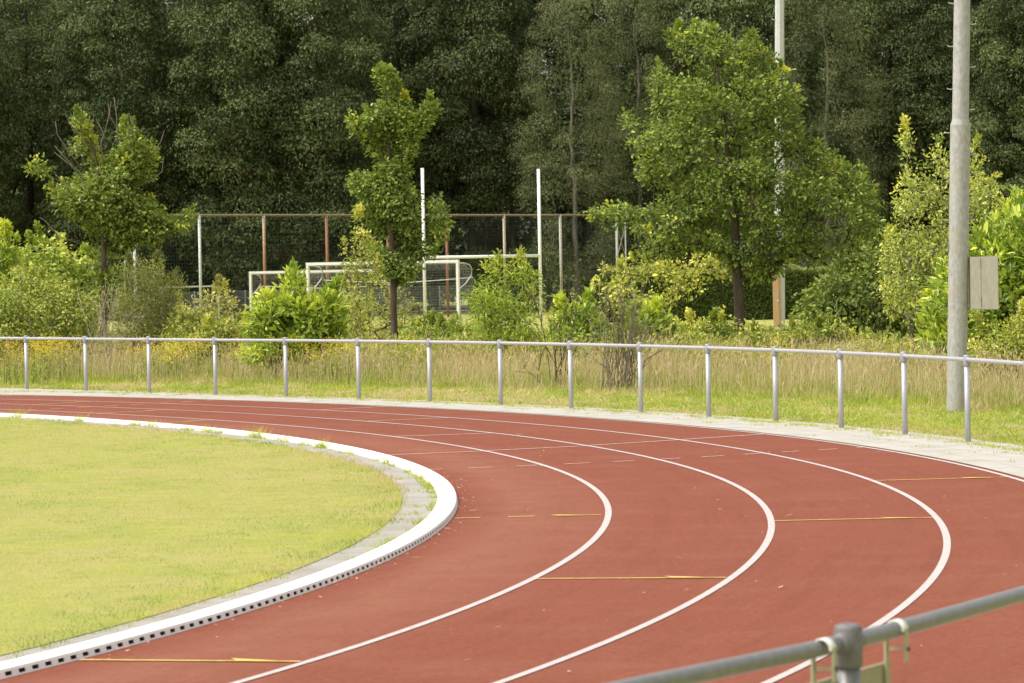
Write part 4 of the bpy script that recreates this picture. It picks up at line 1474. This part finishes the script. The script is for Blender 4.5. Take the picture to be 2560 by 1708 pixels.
DK0, DK1 = (0.032, 0.052, 0.020), (0.168, 0.208, 0.082)
BK0, BK1 = (0.058, 0.075, 0.032), (0.18, 0.195, 0.09)
kinds = {
    'a': wood_tree(1, 21, 3.7, 0.8, 165, DK0, DK1),
    'b': wood_tree(2, 22, 3.5, 1.2, 160, DK0, DK1),
    'c': wood_tree(3, 20, 3.9, 2.7, 155, DK0, DK1),              # bare lower trunk
    'd': wood_tree(4, 21, 3.6, 0.8, 165, DK0, (0.19, 0.23, 0.088)),
    'e': wood_tree(5, 18, 3.3, 1.6, 95, BK0, BK1, L0=0.12, wr=0.42, droop=1.0, per=800, trunk_r=0.15, bark='bark_birch', br=(0.6, 1.1), flat=1.15, lean=-0.02),
    'f': wood_tree(6, 22, 3.4, 4.6, 140, DK0, DK1),
}
protos = {}
wood = [
    (-120, 203, 'a', 'dark broad tree of the wood cut by the left picture edge'),
    (70, 211, 'd', 'dark leafy wood tree above the bright left laurel and hazel bushes'),
    (270, 204, 'b', 'dark wood tree directly behind the young oak with dead twigs'),
    (420, 213, 'b', 'shaded wood tree above the small goal frame and the whitish net pole'),
    (545, 204, 'c', 'broad wood tree above the whitish and first rusty net poles'),
    (740, 204, 'c', 'wood tree with lighter lower boughs above the lower football goal'),
    (905, 212, 'a', 'dark wood tree directly behind the slender oak'),
    (1085, 210, 'f', 'wood tree with a dark bare trunk above the left rugby post'),
    (1185, 212, 'e', 'thin leaning birch with a pale trunk above the rugby goal'),
    (1330, 204, 'e', 'grey green weeping birch beside the right rugby post'),
    (1475, 207, 'e', 'grey green birch filling the gap left of the large oak'),
    (1560, 210, 'd', 'dark wood tree behind the upper left part of the large oak'),
    (1740, 208, 'b', 'dark wood tree behind the top of the large oak'),
    (1905, 204, 'e', 'olive birch right beside the slim octagonal mast'),
    (2050, 211, 'd', 'leafy wood tree left of the thick mast'),
    (2200, 209, 'f', 'wood tree with a dark trunk directly behind the thick mast'),
    (2370, 204, 'b', 'dark wood tree right of the thick mast at the picture edge'),
    (-300, 207, 'd', 'dark wood tree far out past the left picture edge'),
    (2700, 205, 'd', 'second dark wood tree past the right picture edge'),
    (2860, 208, 'b', 'third dark wood tree past the right picture edge'),
    (2540, 206, 'a', 'dark wood tree beyond the right picture edge over the huge laurel'),
]
rw = np.random.default_rng(77)
for u, Y, kd, lab in wood:
    x = at(u, 600, Y)[0]
    is_b = kd == 'e'
    root = empty('birch_tree' if is_b else 'wood_tree', (x, Y, -0.62), lab, 'tree', 'tall trees along the front of the wood', rz=float(rw.uniform(0, 2 * PI)) if not is_b else float(rw.uniform(-0.5, 0.5)))
    s = float(rw.uniform(0.93, 1.08))
    root.scale = (s, s, s)
    if kd not in protos:
        mb, tm, bark = kinds[kd]
        c = mb.build('crown', M['leaf_wood'], root)
        t = tm.build('trunk', M[bark], root, True)
        protos[kd] = (c, t)
    else:
        for o in protos[kd]:
            c = o.copy()
            COL.objects.link(c)
            c.parent = root

# deeper part of the wood: one mass
r = np.random.default_rng(31)
mb = MB()
nb = 2900
C = np.stack([r.uniform(-46, 46, nb), r.uniform(222.5, 247, nb), r.uniform(1.0, 28, nb)], 1)
bough_leaves(mb, r, C, r.uniform(1.2, 2.2, nb), 110, 0.36, 0.5, np.array(DK0), np.array(DK1), 0.3)
tag(mb.build('woodland', M['leaf_wood']), 'deep dark interior of the wood behind the front trees', 'woodland', kind='stuff')
mb = MB()
A, B, ra = [], [], []
for i in range(60):
    x, y = r.uniform(-46, 46), r.uniform(224, 250)
    A.append((x, y, -0.7))
    B.append((x + r.normal(0, 0.8), y, r.uniform(15, 22)))
    ra.append(r.uniform(0.15, 0.35))
seg_tubes(mb, A, B, np.array(ra), np.array(ra) * 0.4, 8)
tag(mb.build('woodland_trunks', M['bark_dark'], None, True), 'dim trunks inside the wood behind the front trees', 'woodland', kind='stuff')
# understorey along the wood edge
mb = MB()
nb = 430
C = np.stack([r.uniform(-44, 44, nb), r.uniform(204, 211.5, nb), r.uniform(-0.4, 2.6, nb)], 1)
bough_leaves(mb, r, C, r.uniform(0.6, 1.15, nb), 420, 0.16, 0.5, np.array((0.04, 0.06, 0.02)), np.array((0.12, 0.16, 0.05)), 0.2)
tag(mb.build('woodland_undergrowth', M['leaf_wood']), 'dark leafy undergrowth along the foot of the wood', 'undergrowth', kind='stuff')


# ------------------------------------------------------------------ grasses and small things
def to_polar(x, y):
    return np.hypot(x - CX, y - CY) - R0


def blades(mb, x, y, z, h, w, lean, col, tall=False, colt=None):
    n = len(x)
    th = rng.uniform(0, 2 * PI, n)
    s = np.stack([np.cos(th), np.sin(th), np.zeros(n)], 1) * (w / 2)[:, None]
    lt = rng.uniform(0, 2 * PI, n)
    ld = np.stack([np.cos(lt), np.sin(lt), np.zeros(n)], 1) * (lean * h)[:, None]
    b = np.stack([x, y, z], 1)
    up = np.array([0, 0, 1.0])
    if not tall:
        V = np.stack([b - s, b + s, b + ld + up * h[:, None]], 1).reshape(-1, 3)
        i = np.arange(n)[:, None] * 3
        mb.add(V, i + np.array([[0, 1, 2]]), np.repeat(col, 3, 0))
    else:
        m1 = b + ld * 0.25 + up * (h * 0.55)[:, None]
        t = b + ld + up * (h * np.sqrt(np.maximum(0.1, 1 - 0.5 * lean ** 2)))[:, None]
        V = np.stack([b - s, b + s, m1 + s * 0.8, m1 - s * 0.8, t], 1).reshape(-1, 3)
        i = np.arange(n)[:, None] * 5
        cc = np.repeat(col, 5, 0)
        if colt is not None:
            cc = np.stack([col, col, col * 0.5 + colt * 0.5, col * 0.5 + colt * 0.5, colt], 1).reshape(-1, 3)
        mb.add(V, i + np.array([[0, 1, 2, 3]]), cc)
        mb.f.append(i + np.array([[3, 2, 4]]) + (mb.n - len(V)))
        return t


def patch(x, y, s=1.0, ph=0.0):
    """slow irregular variation over the ground, about -1..1"""
    return (np.sin(x * 1.1 * s + 1.7 * np.sin(y * 0.7 * s + ph)) * np.cos(y * 0.9 * s + 1.3 * np.sin(x * 0.8 * s)) + 0.6 * np.sin(x * 3.1 * s + 2 * np.sin(y * 2.3 * s + ph)) * np.sin(y * 2.7 * s + ph)) / 1.6


def scatter(n, x0, x1, y0, y1):
    return rng.uniform(x0, x1, n), rng.uniform(y0, y1, n)


def view_x(y):
    return -0.150 * y - 2.0, 0.150 * y + 3.2


def grass_field(name, label, n, ylo, yhi, rlo, rhi, hfun, wid, powd, c_g, c_y, c_s, sstraw=0.3, ragged=0.05):
    y = ylo + (yhi - ylo) * rng.uniform(0, 1, n) ** powd
    a, b = view_x(y)
    x = a + (b - a) * rng.uniform(0, 1, n)
    rr_ = to_polar(x, y)
    e = ragged * (patch(x, y, 4.0) + 0.7 * patch(x, y, 11.0))
    if rlo > 0:
        e = e + np.interp(np.degrees(np.arctan2(y - CY, x - CX)), [0, 39, 42, 45, 49, 57, 90], [0, 0, 0.05, 0.3, 0.75, 1.7, 1.7])
    ok = (rr_ > rlo + e) & (rr_ < rhi + e)
    x, y, rr_ = x[ok], y[ok], rr_[ok]
    n = len(x)
    p1 = patch(x * 1.9, y * 0.9) + 0.8 * patch(x * 5.0, y * 2.2, 1.0, 1.3)
    p2 = patch(x * 1.1, y * 0.6, 1.0, 2.0) + 0.9 * patch(x * 3.3, y * 1.5, 1.0, 0.7) + 0.6 * patch(x * 9.0, y * 4.0, 1.0, 4.0)
    k = np.clip(0.5 + 1.5 * p1 + rng.normal(0, 0.12, n), 0, 1)[:, None]
    col = np.array(c_g) * (1 - k) + np.array(c_y) * k
    st = rng.uniform(0, 1, n) < np.clip(sstraw - 0.05 + 1.7 * p2, 0.02, 0.97)
    col[st] = np.array(c_s)
    col *= np.exp(rng.normal(0, 0.16, (n, 1)))
    mb = MB()
    h = hfun(rr_, n)
    blades(mb, x, y, gz(y) - 0.004, h, wid * np.exp(rng.normal(0, 0.2, n)) * (0.7 + y / 60), rng.uniform(0.2, 1.3, n), np.clip(col, 0, 0.9))
    return tag(mb.build(name, M['blade']), label, 'grass', kind='stuff')


G1, G2, GS = (0.21, 0.31, 0.035), (0.50, 0.51, 0.06), (0.56, 0.42, 0.235)
grass_field('infield_grass', 'short yellowish mown grass inside the bend', 1150000, 13, 64, -14, -0.41,
            lambda rr_, n: 0.020 * np.exp(rng.normal(0, 0.3, n)) * (1 + 0.8 * np.exp(-np.maximum(-0.48 - rr_, 0) / 0.25)), 0.0036, 1.0, G1, G2, GS, 0.40, 0.07)
grass_field('verge_grass', 'short green mown grass behind the far railing', 560000, 34, 80, 6.32, 10.6,
            lambda rr_, n: 0.034 * np.exp(rng.normal(0, 0.3, n)) * (1 + 1.6 * np.clip((rr_ - 9.0) / 1.5, 0, 1)), 0.006, 1.0, (0.30, 0.38, 0.06), (0.40, 0.44, 0.08), (0.55, 0.46, 0.25), 0.36, 0.16)

# tall rough grass
n = 215000
y = rng.uniform(42, 92, n)
a, b = view_x(y)
x = a + (b - a) * rng.uniform(0, 1, n)
rr_ = to_polar(x, y)
ok = (rr_ > 9.7 + 0.35 * patch(x, y, 1.2) + 0.2 * patch(x, y, 4.5)) & (rr_ < 27) & (rng.uniform(0, 1, n) < np.where(rr_ < 17, 1.0, 0.45))
x, y, rr_ = x[ok], y[ok], rr_[ok]
n = len(x)
ramp_in = np.clip((rr_ - 9.7) / 1.4, 0.0, 1)
straw = rng.uniform(0, 1, n) < 0.14 + 0.62 * ramp_in * np.clip(0.55 + 1.3 * patch(x, y, 1.1, 1.0) + 0.8 * patch(x, y, 2.9, 0.2), 0.04, 1)
hh = np.where(straw, rng.uniform(0.32, 0.66, n), rng.uniform(0.14, 0.40, n)) * (0.35 + 0.65 * ramp_in) * (1 + 0.3 * patch(x, y, 1.1) + 0.2 * patch(x, y, 3.3, 2.0))
kk = rng.uniform(0, 1, (n, 1))
cg = np.array([0.21, 0.27, 0.05]) * (1 - kk) + np.array([0.42, 0.42, 0.12]) * kk
cs = np.array([0.46, 0.35, 0.22]) * (1 - kk) + np.array([0.68, 0.56, 0.40]) * kk
col = np.where(straw[:, None], cs, cg)
mb = MB()
tipp = blades(mb, x, y, gz(y) - 0.01, hh, np.where(straw, 0.0055, 0.010), rng.uniform(0.05, 0.55, n), col, True, col * 1.06)
hs = np.where(straw & (rng.uniform(0, 1, n) < 0.55))[0]
hd = rng.normal(0, 0.35, (len(hs), 3)) + np.array([0, 0, 1.0])
L = rng.uniform(0.07, 0.15, len(hs))
leaf_geo(mb, tipp[hs] - hd * 0.04, hd, rng.normal(0, 1, (len(hs), 3)), L, np.full(len(hs), 0.014), col[hs] * np.array([1.02, 0.97, 0.92]), False)
tag(mb.build('tall_grass', M['blade']), 'tall rough straw coloured grass behind the far railing', 'grass', kind='stuff')

# low leafy undergrowth that ties the shrubs together
n = 250000
y = rng.uniform(57, 84, n)
a, b = view_x(y)
x = a + (b - a) * rng.uniform(0, 1, n)
rr_ = to_polar(x, y)
d = patch(x, y, 1.3, 0.4)
ok = (rr_ > 14.6 + 0.8 * patch(x, y, 0.8)) & (rr_ < 26) & (d > -0.6)
x, y, d = x[ok], y[ok], d[ok]
n = len(x)
top = 0.54 + 0.2 * d + 0.12 * patch(x, y, 3.0)
z = top * np.sqrt(rng.uniform(0.02, 1, n))
kk = np.clip(rng.uniform(0, 1, (n, 1)) * 0.7 + 0.3 * (patch(x, y, 2.1)[:, None] * 0.5 + 0.5), 0, 1)
col = np.array([0.16, 0.23, 0.03]) * (1 - kk) + np.array([0.47, 0.50, 0.08]) * kk
mb = MB()
L = 0.075 * np.exp(rng.normal(0, 0.25, n))
leaf_geo(mb, np.stack([x, y, z], 1), rng.normal(0, 0.6, (n, 3)) + [0, 0, 0.15], rng.normal(0, 0.45, (n, 3)) + [0, -0.1, 0.9], L, L * 0.55, col)
tag(mb.build('bramble_undergrowth', M['leaf']), 'low leafy bramble undergrowth filling between the shrubs', 'undergrowth', kind='stuff')

# ragwort: yellow flat flower heads on stems
mb = MB()
spots = [(20, 62, 5), (90, 63, 16), (120, 61, 22), (160, 62, 12), (350, 60, 20), (400, 60, 18), (440, 61, 10), (470, 62, 8), (720, 58, 8), (760, 57, 10), (800, 58, 6), (930, 57, 5), (960, 58, 4), (1215, 61, 3), (1570, 66, 5), (1590, 64, 3), (1760, 57, 4), (1800, 57, 6), (1550, 62, 4), (2060, 52, 2), (2090, 51, 2), (560, 60, 3), (640, 59, 3), (860, 58, 4), (20, 60, 12), (60, 59, 10)]
for u, Y, k in spots:
    Y = Y + (5.5 if u < 500 else 4.5 if u < 1000 else 1)
    for i in range(int(k * 1.9)):
        yy = Y + rng.normal(0, 1.0)
        xx = at(u + rng.normal(0, 26), 820, Y)[0]
        h = rng.uniform(0.40, 0.78)
        brown = u < 60 and rng.uniform() < 0.6
        mb.add(*(lambda p, q: ([p + [-0.005, 0, 0], p + [0.005, 0, 0], q], [(0, 1, 2)]))(np.array([xx, yy, 0.0]), np.array([xx + rng.normal(0, 0.05), yy, h])), (0.14, 0.18, 0.04))
        nf = rng.integers(12, 34)
        P = np.array([xx, yy, h]) + rng.normal(0, 1, (nf, 3)) * [0.07, 0.07, 0.04]
        c = np.array([0.34, 0.19, 0.05]) if brown else np.array([0.72, 0.56, 0.05])
        leaf_geo(mb, P, rng.normal(0, 1, (nf, 3)), rng.normal(0, 0.5, (nf, 3)) + [0, -0.3, 1], np.full(nf, 0.019), np.full(nf, 0.017), c * np.exp(rng.normal(0, 0.15, (nf, 1))), False)
        nf = 9
        P = np.array([xx, yy, 0]) + np.stack([rng.normal(0, 0.07, nf), rng.normal(0, 0.07, nf), rng.uniform(0.05, h * 0.85, nf)], 1)
        leaf_geo(mb, P, rng.normal(0, 1, (nf, 3)), rng.normal(0, 0.5, (nf, 3)) + [0, 0, 1], np.full(nf, 0.07), np.full(nf, 0.02), np.tile([0.30, 0.35, 0.07], (nf, 1)), False)
tag(mb.build('wildflowers', M['flower']), 'yellow ragwort flowers scattered in the tall grass', 'wildflowers', kind='stuff')

# weeds: in the joint behind the kerb, on the pavings and along the lawn edge
mb = MB()


def tuft(x, y, k, h, spread, col):
    n = k
    X = x + rng.normal(0, spread, n)
    Y_ = y + rng.normal(0, spread, n)
    c = np.array(col) * np.exp(rng.normal(0, 0.2, (n, 1)))
    blades(mb, X, Y_, np.full(n, 0.003), h * rng.uniform(0.4, 1.1, n), np.full(n, 0.006), rng.uniform(0.3, 1.3, n), c)


for i in range(150):
    a = rng.uniform(-8, 48)
    dens = patch(np.array([a * 0.6]), np.array([3.0]))[0]
    if dens < -0.25 and rng.uniform() < 0.8:
        continue
    p = polar(R0 - KW - 0.02 + rng.normal(0, 0.008), a)
    tuft(p[0], p[1], rng.integers(10, 46), rng.uniform(0.03, 0.09), 0.035, (0.40, 0.46, 0.05))
for a, k, h in ((33.5, 60, 0.17), (30.5, 46, 0.14), (26.5, 44, 0.12), (20.5, 90, 0.17), (18.6, 50, 0.10), (16.0, 60, 0.14), (23.5, 40, 0.12), (37.5, 40, 0.15), (41, 40, 0.12), (46, 40, 0.14)):
    p = polar(R0 - KW - 0.04, a)
    tuft(p[0], p[1], k, h, 0.05, (0.46, 0.50, 0.05))
for i in range(42):
    a = rng.uniform(-22, 20)
    p = polar(R0 - rng.uniform(KW + 0.02, 0.5), a)
    tuft(p[0], p[1], rng.integers(3, 22), rng.uniform(0.02, 0.045), 0.03, (0.40, 0.46, 0.07))
for i in range(260):
    a = rng.uniform(5, 52)
    rr0 = 5.0 + 1.34 * math.sqrt(rng.uniform(0, 1))
    p = polar(R0 + rr0, a)
    tuft(p[0], p[1], rng.integers(6, 44) if rr0 > 5.8 else rng.integers(4, 24), rng.uniform(0.02, 0.05), 0.05, (0.42, 0.47, 0.07))
for i in range(330):
    a = rng.uniform(5, 52)
    p = polar(R0 + 6.0 + rng.normal(0, 0.035), a)
    tuft(p[0], p[1], rng.integers(8, 34), rng.uniform(0.02, 0.05), 0.05, (0.44, 0.47, 0.08))
tag(mb.build('paving_weeds', M['blade']), 'weed tufts growing in the paving joints beside kerb and railing', 'weeds', kind='stuff')

# straw and dry leaf bits lying on the running surface
mb = MB()
n = 620
y = rng.uniform(12, 48, n)
a, b = view_x(y)
x = a + (b - a) * rng.uniform(0, 1, n)
rr_ = to_polar(x, y)
ok = (rr_ > 0.03) & (rr_ < 4.85)
x, y = x[ok], y[ok]
# denser litter against the kerb
aa_ = rng.uniform(-18, 8, 240)
rk = 0.02 + np.abs(rng.normal(0, 0.07, 240))
x = np.concatenate([x, CX + (R0 + rk) * np.cos(np.radians(aa_))])
y = np.concatenate([y, CY + (R0 + rk) * np.sin(np.radians(aa_))])
n = len(x)
Lb = rng.choice([0.012, 0.02, 0.035, 0.08], n, p=[0.45, 0.35, 0.15, 0.05]) * rng.uniform(0.7, 1.3, n)
Wb = np.minimum(Lb * 0.45, rng.uniform(0.006, 0.014, n))
th = rng.uniform(0, 2 * PI, n)
D = np.stack([np.cos(th), np.sin(th), rng.normal(0, 0.06, n)], 1)
c = np.array([0.52, 0.40, 0.27]) * np.exp(rng.normal(0, 0.25, (n, 1)))
leaf_geo(mb, np.stack([x, y, np.full(n, 0.016)], 1), D, rng.normal(0, 0.15, (n, 3)) + [0, 0, 1], Lb, Wb, np.clip(c, 0, 0.8), True, -0.08)
tag(mb.build('dry_litter', M['straw']), 'dry straw and leaf bits lying on the red track', 'litter', kind='stuff')

# ------------------------------------------------------------------ light
SUN_EL, SUN_AZ = math.radians(58), math.radians(-108)       # azimuth measured from +y towards +x: behind the camera, to the left
w = bpy.data.worlds.new('World')
sc.world = w
w.use_nodes = True
nt = w.node_tree
bg = nt.nodes['Background']
sky = nt.nodes.new('ShaderNodeTexSky')
sky.sky_type = 'NISHITA'
sky.sun_disc = False
sky.sun_elevation = SUN_EL
sky.sun_rotation = SUN_AZ
sky.air_density = 1.0
sky.dust_density = 4.0
sky.ozone_density = 1.0
hs = nt.nodes.new('ShaderNodeHueSaturation')
hs.inputs['Saturation'].default_value = 0.2
nt.links.new(sky.outputs[0], hs.inputs['Color'])
mx = nt.nodes.new('ShaderNodeMix')
mx.data_type = 'RGBA'
mx.blend_type = 'MULTIPLY'
mx.inputs[0].default_value = 1.0
mx.inputs[7].default_value = (1.0, 0.975, 0.915, 1)
nt.links.new(hs.outputs[0], mx.inputs[6])
nt.links.new(mx.outputs[2], bg.inputs['Color'])
bg.inputs['Strength'].default_value = 0.135
sl = bpy.data.lights.new('sun', 'SUN')
sl.energy = 1.35
sl.angle = math.radians(32)
sl.color = (1.0, 0.955, 0.88)
so = bpy.data.objects.new('sun', sl)
COL.objects.link(so)
sd = Vector((math.sin(SUN_AZ) * math.cos(SUN_EL), math.cos(SUN_AZ) * math.cos(SUN_EL), math.sin(SUN_EL)))
so.rotation_euler = (-sd).to_track_quat('-Z', 'Y').to_euler()

# ------------------------------------------------------------------ camera
cam = bpy.data.cameras.new('camera')
co = bpy.data.objects.new('camera', cam)
COL.objects.link(co)
sc.camera = co
cam.sensor_width = 36.0
cam.lens = 36.0 * F / 2560.0
cam.clip_start = 0.1
cam.clip_end = 3000
right0, up0, fwd = Vector((1, 0, 0)), Vector((0, SP, CP)), Vector((0, CP, -SP))
right = CR * right0 + SR * up0
up = -SR * right0 + CR * up0
mtx = Matrix(((right.x, up.x, -fwd.x, 0), (right.y, up.y, -fwd.y, 0), (right.z, up.z, -fwd.z, CAMH), (0, 0, 0, 1)))
co.matrix_world = mtx
cam.dof.use_dof = True
cam.dof.focus_distance = 46.0
cam.dof.aperture_fstop = 10.0

sc.view_settings.view_transform = 'Standard'
sc.view_settings.look = 'None'
sc.view_settings.gamma = 1.0
sc.view_settings.exposure = 1.0
sc.cycles.max_bounces = 6
sc.cycles.transparent_max_bounces = 8
